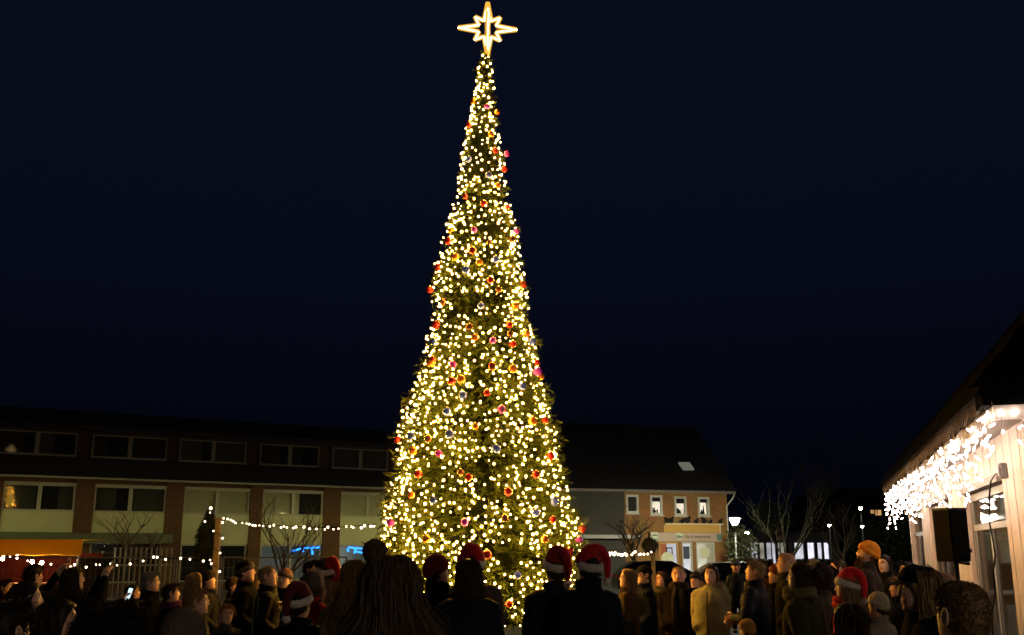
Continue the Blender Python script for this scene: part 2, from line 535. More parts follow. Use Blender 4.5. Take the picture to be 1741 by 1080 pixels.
for rz in (0, 90):
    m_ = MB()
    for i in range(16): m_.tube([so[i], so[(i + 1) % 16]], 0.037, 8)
    m_.build('rope_halo_sleeve', M_HALO, star, True, rot=(0, 0, R(rz)))
MB().tube([(0, 0, 0.45), (-0.02, 0, -0.75)], 0.03, 8).build('mast', M_STEEL, star)

# --- baubles (pixel places read off the photograph, on the tree's surface)
BC = {'red': (0.45, 0.02, 0.010), 'orange': (0.60, 0.17, 0.012), 'blue': (0.09, 0.15, 0.85), 'purple': (0.50, 0.04, 0.65), 'bronze': (0.20, 0.06, 0.02)}
BM = {}
for k, c in BC.items():
    BM[k] = mat('bauble_' + k, c, 0.25, 0.05, 3, metal=0.35, coat=0.5)
M_CAPMETAL = mat('bauble_cap_metal', (0.6, 0.5, 0.25), 0.3, metal=1.0)
BAUBLES = dict(
    red=[(797, 212), (842, 256), (858, 288), (791, 334), (822, 346), (863, 352), (762, 410), (803, 426), (834, 476), (744, 455), (731, 493), (866, 553), (872, 585), (741, 553), (836, 622),
         (735, 612), (768, 648), (828, 668), (913, 617), (927, 715), (676, 748), (936, 776), (711, 806), (797, 812), (911, 807), (864, 836), (940, 884), (866, 1027), (828, 943), (990, 899), (968, 938), (889, 484)],
    orange=[(805, 172), (845, 191), (835, 228), (774, 437), (815, 446), (846, 316), (876, 520), (895, 567), (807, 574), (733, 617), (808, 725), (906, 716), (702, 766), (725, 916), (926, 917), (872, 627), (699, 842), (920, 640), (766, 392), (784, 645)],
    blue=[(797, 271), (792, 459), (843, 441), (699, 741), (843, 763), (787, 672), (737, 851), (943, 853), (911, 872), (880, 978), (888, 657), (831, 298), (905, 580), (738, 581), (765, 738), (818, 520), (760, 700)],
    purple=[(828, 181), (838, 579), (746, 771), (790, 888), (985, 919), (853, 696), (862, 262), (664, 889), (806, 391), (914, 632), (878, 393), (770, 620)],
    bronze=[(848, 492), (753, 514), (867, 568), (837, 625), (783, 803), (858, 881), (728, 746), (870, 407), (832, 412), (798, 556)])
ordw = ['topmost', 'second', 'third', 'fourth', 'fifth', 'sixth', 'seventh', 'eighth', 'ninth', 'tenth', 'eleventh', 'twelfth', 'thirteenth', 'fourteenth', 'fifteenth', 'sixteenth', 'seventeenth', 'eighteenth', 'nineteenth', 'twentieth']
def ordinal(i):
    if i < 20: return ordw[i]
    tens = {2: 'twenty', 3: 'thirty', 4: 'forty'}[(i + 1) // 10]
    u = (i + 1) % 10
    if u == 0: return {2: 'twentieth', 3: 'thirtieth', 4: 'fortieth'}[(i + 1) // 10]
    return tens + '-' + ['', 'first'] [u] if u == 1 else tens + '-' + ordw[u - 1]
bmesh_ball = MB().ball((0, 0, 0), 1.0, 18, 12).mesh('bauble', True)
cap_me = MB().tube([(0, 0, 0.95), (0, 0, 1.18)], [0.22, 0.2], 8).mesh('cap')
cap_me.materials.append(M_CAPMETAL)
words = {'red': 'shiny red', 'orange': 'glossy orange', 'blue': 'dark blue', 'purple': 'magenta purple', 'bronze': 'dark bronze'}
for colr, lst in BAUBLES.items():
    for i, (bx_, by_) in enumerate(sorted(lst, key=lambda q: q[1])):
        r_ = ray(bx_, by_)
        best = None
        for it in range(400):                      # march to the crown's surface
            Y = TREE_Y - 2.0 + it * 0.01
            p = at(bx_, by_, Y)
            q = tree_r(p.z) * 0.985
            if (p.x - tree_x(p.z)) ** 2 + (p.y - TREE_Y) ** 2 <= q * q: best = p; break
        if best is None: best = at(bx_, by_, TREE_Y)
        s_ = RNG.uniform(0.048, 0.064) * (0.85 if by_ < 420 else 1.0)
        o = empty('bauble', tuple(best), RNG.uniform(0, 6), s_)
        link('ball', bmesh_ball, o, m=BM[colr]); link('cap', cap_me, o)
        tag(o, '%s %s bauble from the top of the Christmas tree' % (ordinal(i), words[colr]) if i else 'topmost %s bauble on the Christmas tree' % words[colr], 'bauble', 'baubles on the christmas tree')

# ------------------------------------------------------------------ long terraced building on the left
def frame_ray(o, rz, px, py):
    """intersect a pixel's ray with the vertical facade plane; returns (s, z)."""
    dx, dy = math.cos(rz), math.sin(rz)
    n = Vector((dy, -dx, 0))
    r_ = ray(px, py); C = Vector((0, 0, CAM_Z))
    t_ = (Vector(o) - C).dot(n) / r_.dot(n)
    p = C + r_ * t_
    return (p - Vector(o)).dot(Vector((dx, dy, 0))), p.z
LO = at(0, 940, 46); LO.z = 0
LRZ = math.atan2(.515, .857)
terr = tag(empty('terraced_building', tuple(LO), LRZ), 'long dark three-storey building with paired windows and brick piers behind the stalls', 'building')
def LS(px, py=870): return frame_ray(LO, LRZ, px, py)[0]
def LZ(px, py): return frame_ray(LO, LRZ, px, py)[1]
M_PANEL = mat('cream_panel', (0.46, 0.48, 0.29), 0.7, 0.15, 0.8)
M_LBRICK = brick_mat('brown_brick', (0.17, 0.065, 0.022), (0.12, 0.048, 0.018), (0.13, 0.09, 0.05))
M_SLATE = mat('dark_roof_felt', (0.012, 0.011, 0.013), 0.9, 0.4, 2.0)
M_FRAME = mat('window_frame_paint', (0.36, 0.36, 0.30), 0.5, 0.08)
M_FRAMEU = mat('upper_frame_shaded', (0.16, 0.16, 0.14), 0.6, 0.08)  # frame colour darkened to give the upper storey its dimness
M_CURT = mat('pale_blind', (0.50, 0.52, 0.34), 0.8, 0.15, 2.0)
M_GLASSMID = glass_mat('window_glass_plain', (.02, .022, .022), .7, .03)
M_GLASSBL = glass_mat('window_glass_before_blind', (.03, .03, .03), .85, .05)
M_GREEN = mat('green_grey_fascia', (0.11, 0.13, 0.07), 0.7, 0.2)
M_DARKROOM = mat('dark_room', (.008, .008, .01), .9)
M_CURTD = mat('dim_grey_curtain', (.12, .12, .11), .9, .4, 3, stretch=(6, 6, .3))
M_DIMROOM = mat('dim_room', (0.05, 0.05, 0.045), 0.9)
z_eave, z_sill2, z_top2 = LZ(0, 810), LZ(0, 767), LZ(0, 727)
z_sill1, z_top1, z_pan = LZ(0, 868), LZ(0, 820), LZ(0, 904)
S0, S1 = -9.0, LS(872, 870)
MB().bx(S0, S1, 0.35, 8, 0, z_eave).build('wall', M_LBRICK, terr)
bays = [(-185, -8), (4, 128), (160, 283), (313, 426), (447, 551), (580, 672), (702, 780)]
bays = [(LS(p, 850), LS(q, 850)) for p, q in bays]
prev = S0
for i, (s0, s1) in enumerate(bays):
    box_part('pier', M_LBRICK, terr, prev, s0, 0, 0.345, 0, z_eave - 0.003)
    prev = s1
    sp = box_part('spandrel_panel', M_PANEL, terr, s0 + .003, s1 - .003, 0.06, 0.34, z_pan, z_sill1)
    w = empty('window'); w.parent = terr
    fr = MB(); t_ = 0.09; zt = z_top1
    fr.bx(s0 + .003, s1 - .003, .10, .22, z_sill1 + .003, z_sill1 + t_); fr.bx(s0 + .003, s1 - .003, .10, .22, zt - t_, zt)
    mid = s0 + (s1 - s0) * 0.5
    for q in (s0 + t_ / 2 + .004, mid, s1 - t_ / 2 - .004): fr.bx(q - t_ / 2 - (.04 if q == mid else 0), q + t_ / 2 + (.04 if q == mid else 0), .103, .217, z_sill1 + t_, zt - t_)
    fr.build('frame', M_FRAME, w)
    for (p0, p1) in ((s0 + t_, mid - .09), (mid + .09, s1 - t_)):
        box_part('pane', M_GLASSMID if i < 3 else M_GLASSBL, w, p0, p1, .16, .175, z_sill1 + t_, zt - t_)
    box_part('dark_room', M_DARKROOM, w, s0 + t_, s1 - t_, .30, .32, z_sill1 + t_, zt - t_)
    if i in (3, 4, 5, 6):
        cut = {3: 1.0, 4: .62, 5: .85, 6: .8}[i]
        box_part('blind', M_CURT, w, s0 + t_, s0 + t_ + (s1 - s0 - 2 * t_) * cut, .25, .27, z_sill1 + t_, zt - t_)
    if i < 3: box_part('curtain', M_CURTD, w, s0 + t_, s0 + t_ + (s1 - s0) * (.2, .42, .28)[i], .25, .27, z_sill1 + t_, zt - t_); box_part('curtain', M_CURTD, w, s1 - t_ - (s1 - s0) * (.15, .2, .46)[i], s1 - t_, .251, .271, z_sill1 + t_, zt - t_)
    box_part('lintel', M_FRAME, w, s0 + .003, s1 - .003, .05, .3, zt, zt + .07)
    # ground floor shop window
    gz0, gz1 = 0.5, (z_pan - 0.45 if i < 3 else 2.15)
    gw = empty('window'); gw.parent = terr
    fr = MB()
    for q in (s0 + .06, mid, s1 - .06): fr.bx(q - .05, q + .05, .14, .26, gz0, gz1)
    fr.bx(s0 + .01, s1 - .01, .142, .258, gz1, gz1 + .08); fr.bx(s0 + .01, s1 - .01, .142, .258, gz0 - .08, gz0)
    fr.build('frame', M_FRAME, gw)
    for (p0, p1) in ((s0 + .11, mid - .05), (mid + .05, s1 - .11)): box_part('pane', M_GLASSMID, gw, p0, p1, .19, .205, gz0, gz1)
    box_part('shop_interior', (emit('dim_shop_glow_%d' % i, (.62, .72, .62), {4: .10, 5: .30, 6: .30}[i], .6, .7) if i > 3 else M_DARKROOM), gw, s0 + .05, s1 - .05, .30, .33, gz0, gz1)
    box_part('fascia', M_PANEL if i > 2 else M_GREEN, terr, s0 + .003, s1 - .003, .05, .34, gz1 + .08, z_pan - .003)
box_part('pier', M_LBRICK, terr, prev, S1, 0, 0.345, 0, z_eave - 0.003)
box_part('gutter', M_FRAME, terr, S0, S1, -.22, -.08, z_eave, z_eave + .09)
# mansard skirt, upper windows, roof
sk = MB(); sk.add([(S0, -.1, z_eave + .003), (S1, -.1, z_eave + .003), (S1, .55, z_sill2 - .08), (S0, .55, z_sill2 - .08), (S0, 8, z_eave + .003), (S1, 8, z_eave + .003), (S1, 8, z_sill2 - .08), (S0, 8, z_sill2 - .08)],
       [(0, 1, 2, 3), (4, 7, 6, 5), (0, 3, 7, 4), (1, 5, 6, 2), (3, 2, 6, 7), (0, 4, 5, 1)])
sk.build('lower_roof', M_SLATE, terr)
box_part('upper_wall', mat('upper_wall_shaded', (.035, .020, .016), .9, .3, 3), terr, S0 + .01, S1 - .01, .72, 7.9, z_sill2 - .08, z_top2 + .15)  # brick wall in a darker colour, shade of the unlit storey painted in
ub = [(-160, -12), (-4, 135), (162, 290), (312, 426), (450, 551), (574, 668), (690, 780)]
for (p, q) in ub:
    s0, s1 = LS(p, 745), LS(q, 745)
    w = empty('window'); w.parent = terr
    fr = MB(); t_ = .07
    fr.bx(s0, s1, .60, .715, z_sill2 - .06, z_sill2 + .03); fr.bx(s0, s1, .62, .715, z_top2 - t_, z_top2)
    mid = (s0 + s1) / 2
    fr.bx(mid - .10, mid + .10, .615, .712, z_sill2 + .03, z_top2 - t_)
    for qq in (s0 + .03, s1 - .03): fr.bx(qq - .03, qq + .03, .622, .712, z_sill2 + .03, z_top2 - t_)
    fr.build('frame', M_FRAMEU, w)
    for (p0, p1) in ((s0 + .06, mid - .1), (mid + .1, s1 - .06)): box_part('pane', M_GLASSMID, w, p0, p1, .64, .65, z_sill2 + .03, z_top2 - t_); box_part('curtain', M_CURTD if RNG.uniform() < .6 else M_DIMROOM, w, p0, p0 + (p1 - p0) * RNG.choice((.4, .7, 1.0)), .675, .69, z_sill2 + .03, z_top2 - t_); box_part('dark_room', M_DARKROOM, w, p0, p1, .70, .712, z_sill2 + .03, z_top2 - t_)
rf = MB(); zr = z_top2 + .15
rf.add([(S0 - .2, .2, zr), (S1, .2, zr), (S1, .2, zr + .2), (S0 - .2, .2, zr + .2), (S0 - .2, 5, zr + 1.5), (S1, 5, zr + 1.5), (S1, 9, zr), (S0 - .2, 9, zr)],
       [(0, 1, 2, 3), (3, 2, 5, 4), (4, 5, 6, 7), (0, 7, 6, 1), (0, 3, 4, 7), (1, 6, 5, 2)])
rf.build('roof', M_SLATE, terr)
# blue lights inside two ground floor windows
M_BLUE = emit('blue_tube_light', (0.02, 0.25, 1.0), 3.0)
for (pl, lab) in ((((496, 938, 512, 933), (516, 932, 545, 931), (531, 932, 533, 943), (514, 932, 517, 938)), 'bright blue light tubes behind the shop window left of the brick pier'),
                  (((594, 931, 617, 933), (606, 933, 604, 941), (592, 933, 594, 938), (607, 938, 618, 940)), 'blue light tubes behind the shop window nearest the Christmas tree')):
    m_ = MB()
    pc = None
    for (x0, y0, x1, y1) in pl:
        p0, p1 = frame_ray(LO, LRZ, x0, y0), frame_ray(LO, LRZ, x1, y1)
        m_.tube([(p0[0], 0.12, p0[1]), (p1[0], 0.12, p1[1])], 0.05, 6)
    o = m_.build('neon_sign', M_BLUE); o.location = tuple(LO); o.rotation_euler = (0, 0, LRZ)
    tag(o, lab, 'neon sign')
# flat green canopy along the shops
cn = MB().bx(S0, LS(290, 915), -.5, 0.04, z_pan - .5, z_pan - .06)
o = cn.build('canopy', M_GREEN, terr)

# ------------------------------------------------------------------ brick house with the lit shop
HA = at(940, 940, 60.5); HB = at(1240, 940, 64.0); HA.z = HB.z = 0
HRZ = math.atan2(HB.y - HA.y, HB.x - HA.x)
HL = (HB - HA).length
house = tag(empty('brick_house', tuple(HA), HRZ), 'two-storey brick house with three lit upstairs windows and a shop below', 'house')
def HS(px, py): return frame_ray(HA, HRZ, px, py)
M_HBRICK = brick_mat('orange_brick', (0.46, 0.20, 0.045), (0.36, 0.16, 0.035), (0.36, 0.26, 0.12))
M_RENDER = mat('grey_render', (0.055, 0.055, 0.042), 0.85, 0.2, 0.8)
M_TAN = mat('tan_shop_paint', (0.62, 0.37, 0.08), 0.7, 0.15, 1.0)
z_e = HS(1240, 840)[1]
s_br = HS(1062, 880)[0]
# wall in pieces around the openings so that windows are real holes
def wall_with_holes(name, m, parent, x0, x1, z0, z1, holes, y0=0.0, y1=0.3):
    xs = sorted(set([x0, x1] + [h[0] for h in holes] + [h[1] for h in holes]))
    zs_ = sorted(set([z0, z1] + [h[2] for h in holes] + [h[3] for h in holes]))
    m_ = MB()
    for i in range(len(xs) - 1):
        for j in range(len(zs_) - 1):
            cx, cz = (xs[i] + xs[i + 1]) / 2, (zs_[j] + zs_[j + 1]) / 2
            if cx < x0 or cx > x1 or cz < z0 or cz > z1: continue
            if any(h[0] < cx < h[1] and h[2] < cz < h[3] for h in holes): continue
            m_.bx(xs[i], xs[i + 1], y0, y1, zs_[j], zs_[j + 1])
    return m_.build(name, m, parent)
hw = []
for (l, r_, t_, b_) in ((1105, 1127, 842, 876), (1146, 1168, 844, 877), (1186, 1207, 845, 878)):
    p0, p1 = HS(l, t_), HS(r_, b_); hw.append((p0[0], p1[0], p1[1], p0[1]))
p0, p1 = HS(1064, 841), HS(1086, 873); dark_w = (p0[0], p1[0], p1[1], p0[1])
z_led = HS(1150, 890)[1]
s_sh0, s_sh1 = HS(1120, 940)[0], HS(1232, 940)[0]
z_open = HS(1170, 922)[1]
shopw = []
for (l, r_) in ((1121, 1154), (1160, 1178), (1184, 1216)):
    shopw.append((HS(l, 940)[0], HS(r_, 940)[0], 0.25 if l != 1121 else 0.05, z_open))
wall_with_holes('wall', M_HBRICK, house, s_br, HL, 0, z_e, hw + [dark_w] + shopw)
wall_with_holes('rendered_wall', M_RENDER, house, -2, s_br - .005, 0, z_e, [])
box_part('back_wing', M_DIMROOM, house, -2, HL - .02, 3.2, 9, 0, z_e)
box_part('side_wall', M_HBRICK, house, HL - .3, HL, .305, 9, 0, z_e)
M_LITROOM = emit('lit_room_wall', (1.0, 0.87, 0.66), 1.25, 0.35, 1.2)
M_LITSHOP = emit('lit_shop_wall', (0.95, 0.93, 0.70), 0.85, 0.4, 0.9)
M_LITWHITE = emit('lit_shop_white', (0.9, 0.9, 0.98), 0.85, 0.25, 1.5)
M_HFRAME = mat('white_window_frame', (0.55, 0.55, 0.46), 0.5, 0.08)
M_DARKITEM = mat('dark_silhouette', (0.01, 0.01, 0.01), 0.8)
def house_window(x0, x1, z0, z1, lit, items=(), blind=0.0):
    w = empty('window'); w.parent = house
    fr = MB(); t_ = .13
    fr.bx(x0, x1, -.02, .12, z0, z0 + t_); fr.bx(x0, x1, -.02, .12, z1 - t_, z1)
    fr.bx(x0 + .002, x0 + t_, -.018, .118, z0 + t_, z1 - t_); fr.bx(x1 - t_, x1 - .002, -.018, .118, z0 + t_, z1 - t_)
    fr.build('frame', M_HFRAME, w)
    box_part('sill', M_HFRAME, w, x0 - .06, x1 + .06, -.10, -.022, z0 - .07, z0 - .01)
    box_part('pane', glass_mat('clear_pane', (0.02, 0.02, 0.02), 0.88, 0.02), w, x0 + t_, x1 - t_, .05, .06, z0 + t_, z1 - t_)
    if lit: box_part('lit_room', lit, w, x0 - .3, x1 + .3, 1.0, 1.05, z0 - .2, z1 + .3)
    if blind: box_part('blind', M_DARKITEM, w, x0 + t_, x1 - t_, .09, .11, z1 - t_ - blind, z1 - t_)
    for (kind, fx, h, wd) in items:
        m_ = MB(); cx = x0 + (x1 - x0) * fx; zb = z0 + t_
        if kind == 'cone': m_.tube([(cx, .25, zb), (cx, .25, zb + h)], [wd, .01], 8)
        elif kind == 'pot':
            m_.tube([(cx, .25, zb), (cx, .25, zb + h * .4)], [wd * .6, wd], 8)
            for k in range(6): m_.tube([(cx, .25, zb + h * .4), (cx + random.uniform(-wd, wd) * 1.6, .25, zb + h * random.uniform(.7, 1))], [.03, .015], 4)
        else: m_.tube([(cx, .25, zb), (cx, .25, zb + h * .6), (cx, .25, zb + h)], [wd, wd * .8, wd * .35], 8)
        m_.build('sill_ornament', M_DARKITEM, w)
items3 = [[('pot', .45, .45, .15), ('bottle', .2, .2, .08), ('bottle', .7, .25, .06)], [('bottle', .35, .35, .09), ('bottle', .48, .3, .1), ('bottle', .6, .2, .06)], [('cone', .62, .55, .1), ('cone', .45, .33, .1), ('bottle', .3, .15, .05)]]
for k, h in enumerate(hw): house_window(h[0], h[1], h[2], h[3], M_LITROOM, items3[k], (.25, .3, .22)[k])
house_window(*dark_w, None)
# shop front
for k, h in enumerate(shopw):
    w = empty('shop_window' if k else 'shop_door'); w.parent = house
    fr = MB(); t_ = .09
    fr.bx(h[0], h[1], .03, .14, h[3] - t_, h[3] - .002)
    for q in (h[0] + t_ / 2 + .002, h[1] - t_ / 2 - .002): fr.bx(q - t_ / 2, q + t_ / 2, .032, .138, h[2], h[3] - t_)
    fr.bx(h[0], h[1], .03, .14, h[2] - .1, h[2])
    fr.build('frame', (M_HFRAME if k else M_TAN), w)
    box_part('pane', glass_mat('clear_pane'), w, h[0] + t_, h[1] - t_, .07, .08, h[2], h[3] - t_)
    if k == 0:
        mid = h[0] + (h[1] - h[0]) * .42
        box_part('orange_panel', mat('orange_panel', (0.75, 0.22, 0.08), .6), w, h[0] + t_, mid, .10, .12, h[2], h[3] - t_)
        box_part('lit_room', M_LITWHITE, w, mid, h[1] + .2, 1.0, 1.05, 0, h[3] + .2)
        MB().tube([(mid, .055, h[3] - 1.0), (mid, .045, h[3] - 1.0)], [.42, .42], 20).build('round_sticker', mat('pale_sticker', (.75, .75, .5), .6), w)
        d = MB()
        cx = h[1] - .75
        for (a0, b0, a1, b1) in ((-.1, -.35, .35, -.35), (.35, -.35, .35, -.75), (-.02, -.35, -.02, -1.2), (.1, -.75, .35, -.75), (-.1, -1.15, .3, -1.15)):
            d.tube([(cx + a0, .085, h[3] + b0), (cx + a1, .085, h[3] + b1)], .035, 4)
        d.build('door_lettering', M_DARKITEM, w)
    elif k == 1:
        box_part('lit_room', M_LITWHITE, w, h[0] - .2, h[1] + .2, .9, .95, 0, h[3] + .2)
        box_part('poster', mat('blue_grey_poster', (.10, .14, .2), .6), w, h[0] + .12, h[0] + .55, .10, .11, h[3] - 1.0, h[3] - .25)
    else:
        box_part('lit_room', M_LITSHOP, w, h[0] - .2, h[1] + .2, 1.1, 1.15, 0, h[3] + .2)
        box_part('white_jamb', mat('white_jamb', (.8, .8, .6), .6), w, h[1] - .35, h[1] - t_, .12, .5, h[2], h[3] - t_)
        MB().tube([((h[0] + h[1]) / 2 - .05, .055, h[3] - .6), ((h[0] + h[1]) / 2 - .05, .045, h[3] - .6)], [.36, .36], 20).build('round_sticker', MATS['pale_sticker'], w)
zs0, zs1 = HS(1170, 921)[1], HS(1170, 906)[1]
sg0, sg1 = HS(1115, 912)[0], HS(1226, 912)[0]
sgn = tag(empty('shop_sign', tuple(HA), HRZ), 'long tan shop sign with a pale oval and dark lettering over the lit windows', 'sign')
box_part('board', mat('sign_board', (0.55, 0.42, 0.30), .6, .08), sgn, sg0, sg1, -.12, -.02, zs0, zs1)
def text_part(txt, m, parent, x, z, size, y, name='lettering', align='LEFT', shear=0.0):
    cu = bpy.data.curves.new('txt', 'FONT'); cu.body = txt; cu.size = size; cu.extrude = .01; cu.align_x = align; cu.shear = shear
    o = bpy.data.objects.new('txt', cu); COL.objects.link(o)
    dg = bpy.context.evaluated_depsgraph_get()
    me = bpy.data.meshes.new_from_object(o.evaluated_get(dg))
    bpy.data.objects.remove(o)
    me.materials.clear(); me.materials.append(m)
    return link(name, me, parent, (x, y, z), (R(90), 0, 0))
ov = HS(1153, 912)
M_PALE = mat('pale_green_sign', (0.62, 0.68, 0.48), .5, .05)
MB().loft([[(ov[0] + .25 * 1.05 * math.cos(q) * 1.02, yy, ov[1] + .21 * math.sin(q)) for q in np.linspace(0, 6.283, 24, endpoint=False)] for yy in (-.16, -.125)]).build('oval_panel', M_PALE, sgn)
text_part('Bien', M_DARKITEM, sgn, ov[0], ov[1] - .1, .25, -.18, align='CENTER', shear=.2)
text_part('Hår & velværehuset', mat('brown_lettering', (.10, .07, .03), .6), sgn, HS(1163, 912)[0], ov[1] - .09, .22, -.14)
box_part('teal_panel', mat('grey_teal', (.16, .24, .20), .6), sgn, HS(1217, 912)[0], HS(1226, 912)[0] - .02, -.15, -.125, zs0 + .06, zs1 - .06)
fs_ = tag(empty('hanging_sign', tuple(HA), HRZ), 'small pale square sign at the left end of the shop front', 'sign')
q0, q1 = HS(1103, 921), HS(1115, 905)
bevel_box(MB(), ((q0[0] + q1[0]) / 2, -.25, (q0[1] + q1[1]) / 2), (q1[0] - q0[0], .12, q1[1] - q0[1]), .03).build('panel', M_PALE, fs_)
text_part('edibo', M_DARKITEM, fs_, (q0[0] + q1[0]) / 2, q0[1] + .33, .17, -.33, align='CENTER')
MB().bx(q0[0] + .1, q1[0] - .1, -.19, 0.0, (q0[1] + q1[1]) / 2 - .03, (q0[1] + q1[1]) / 2 + .03).build('bracket', M_BLACK, fs_)
l0, l1 = HS(1128, 889)[0], HS(1224, 889)[0]
box_part('shop_band', M_TAN, house, l0, l1, -.05, -.004, zs1 + .02, z_led - .08)
box_part('ledge', mat('ledge_paint', (.70, .62, .36), .5), house, l0 - .05, l1 + .05, -.35, -.004, z_led - .08, z_led)
box_part('band_trim', mat('ledge_paint'  , (.7, .62, .36)), house, l1 - .08, l1 + .01, -.08, -.052, zs1 + .02, z_led - .08)
zc0 = HS(1000, 912)[1]
box_part('flat_canopy', mat('canopy_edge', (.45, .45, .40), .6), house, -2, HS(1078, 912)[0], -.9, -.004, zc0 - .13, zc0 + .08)
box_part('eave_board', mat('eave_paint', (.22, .20, .16), .6), house, -2, HL + .45, -.35, -.02, z_e, z_e + .14)
gt = HS(1228, 845)
MB().tube([(HL + .4, -.3, z_e), (HL + .25, -.3, z_e - .3), (HL - .08, -.1, z_e - .75), (HL - .08, -.1, 0.1)], .05, 6).build('downpipe', M_HFRAME, house)
hr = MB(); zr = z_e + .14
hr.add([(-2, -.5, zr), (HL + .5, -.5, zr), (HL + .5, 4.6, zr + 4.6), (-2, 4.6, zr + 4.6), (HL + .5, 9.6, zr), (-2, 9.6, zr)], [(0, 1, 2, 3), (2, 4, 5, 3), (0, 3, 5), (1, 4, 2), (0, 5, 4, 1)])
hr.build('roof', M_SLATE, house)
sk0 = HS(1165, 792)
# roof window lies on the roof slope
def roofp(px, py):
    n = Vector((math.sin(HRZ) * 1, -math.cos(HRZ), 0)); up = Vector((0, 0, 1)); pn = (n + up).normalized()
    p_on = HA + n * .5 + up * zr
    r_ = ray(px, py); C = Vector((0, 0, CAM_Z)); t_ = (p_on - C).dot(pn) / r_.dot(pn)
    return C + r_ * t_ + pn * .06, pn
q = [roofp(*c)[0] for c in ((1153, 787), (1172, 787), (1180, 799), (1162, 799))]; pn = roofp(1160, 790)[1]
inv = (Matrix.Translation(HA) @ Matrix.Rotation(HRZ, 4, 'Z')).inverted()
qq = [inv @ (v - pn * .1) for v in q] + [inv @ v for v in q]
MB().add([tuple(v) for v in qq], [(0, 1, 2, 3), (7, 6, 5, 4), (0, 4, 5, 1), (1, 5, 6, 2), (2, 6, 7, 3), (3, 7, 4, 0)]).build('roof_window', emit('roof_window_glow', (0.6, 0.62, 0.5), 0.22), house)
# small bird figures on the ledge
for i, (bx_, hb, wd) in enumerate(((1133, .34, .16), (1139, .38, .17), (1158, .3, .16), (1167, .42, .15), (1182, .3, .15), (1195, .4, .17), (1206, .26, .14), (1223, .32, .2))):
    s_, _ = HS(bx_, 888)
    o = empty('bird_figure', tuple(HA + Vector((math.cos(HRZ), math.sin(HRZ), 0)) * s_ + Vector((math.sin(HRZ), -math.cos(HRZ), 0)) * .18 + Vector((0, 0, z_led))), HRZ + random.choice((0, math.pi)))
    m_ = MB(); m_.ball((0, 0, hb * .45), hb * .4, 10, 7, (1.1, .7, 1)); m_.tube([(-hb * .3, 0, hb * .4), (-hb * .75, 0, hb * .25)], [.06, .02], 6); m_.tube([(0, 0, 0), (0, 0, .1)], [.08, .06], 6)
    m_.build('body', M_DARKITEM, o, True)
    m_ = MB(); m_.ball((hb * .3, 0, hb * .85), hb * .2, 8, 6); m_.tube([(hb * .45, 0, hb * .85), (hb * .62, 0, hb * .8)], [.03, .005], 5)
    m_.build('head', M_DARKITEM, o, True)
    tag(o, '%s dark bird figure from the left on the shop ledge' % ['first', 'second', 'third', 'fourth', 'fifth', 'sixth', 'seventh', 'eighth'][i], 'figurine', 'bird figures on the shop ledge')

# ------------------------------------------------------------------ street lamps
def street_lamp(base_px, head_py, Y, label, L=420, col=(1.0, 0.93, 0.72), r=.26, group='street lamps around the square', pos=None, h=None, rim=.3):
    p = at(base_px, head_py, Y) if pos is None else Vector((pos[0], pos[1], h))
    o = tag(empty('street_lamp', (p.x, p.y, 0)), label, 'street lamp', group)
    h = p.z
    MB().tube([(0, 0, 0), (0, 0, .9), (0, 0, .92), (0, 0, h - r * 1.1)], [.075, .075, .05, .04], 8).build('pole', mat('lamp_pole_grey', (.05, .06, .05), .6), o, True)
    k = MB(); prof_ = [(-1.0, .35), (-.4, .8), (.15, 1.0), (.35, .98)]
    k.loft([[(r * rr_ * math.cos(q), r * rr_ * math.sin(q), h + r * zz) for q in np.linspace(0, 6.283, 14, endpoint=False)] for zz, rr_ in prof_])
    k.build('lamp_glass', emit('lamp_glow_%d_%.2f' % (L, col[2]), col, L), o, True)
    MB().tube([(0, 0, h - r * 1.25), (0, 0, h - r * 1.02)], [r * .25, r * .62], 12).build('collar', mat('lamp_hood', (.10, .11, .10), .5), o, True)
    k = MB(); k.loft([[(r * rr_ * math.cos(q), r * rr_ * math.sin(q), h + r * zz) for q in np.linspace(0, 6.283, 14, endpoint=False)] for zz, rr_ in ((rim, 1.75), (rim + .1, 1.75), (.45, 1.15), (.85, .3))])
    k.build('hood', mat('lamp_hood', (.10, .11, .10), .5), o, True)
    return o
street_lamp(1249, 884, 55, 'nearest bright street lamp beside the lit shop', 900)
street_lamp(1270, 906, 74, 'smaller street lamp further back right of the lit shop', 90, r=.17)
street_lamp(1234.5, 909, 66, 'small lamp glowing at the corner of the brick house', 40, r=.13)
street_lamp(1410, 893, 66, 'distant street lamp left of the orange beanie', 40, r=.10)
street_lamp(1466, 895, 64, 'distant street lamp low behind the orange beanie', 40, r=.09)
street_lamp(1463, 864, 66, 'distant street lamp highest up in the dark houses', 60, r=.12)
street_lamp(0, 0, 0, 'assumed street lamp, added out of sight behind the Christmas tree', 5200, (1.0, .88, .32), pos=(-3.4, 45.5), h=4.2, rim=-.74)  # assumed lamp, hidden by the tree, added to light the facades
street_lamp(0, 0, 0, 'assumed street lamp, added outside the frame at the far left of the square', 5400, (1.0, .90, .34), pos=(-26, 36), h=4.2, rim=-.74)  # assumed lamp out of view, added to brighten the left building's facade

street_lamp(0, 0, 0, 'added fill lamp on the near side of the square behind the crowd', 1250, (1.0, .80, .55), pos=(7, -8), h=5.2, rim=-.3)  # fill light, added out of view to brighten the backs of the crowd

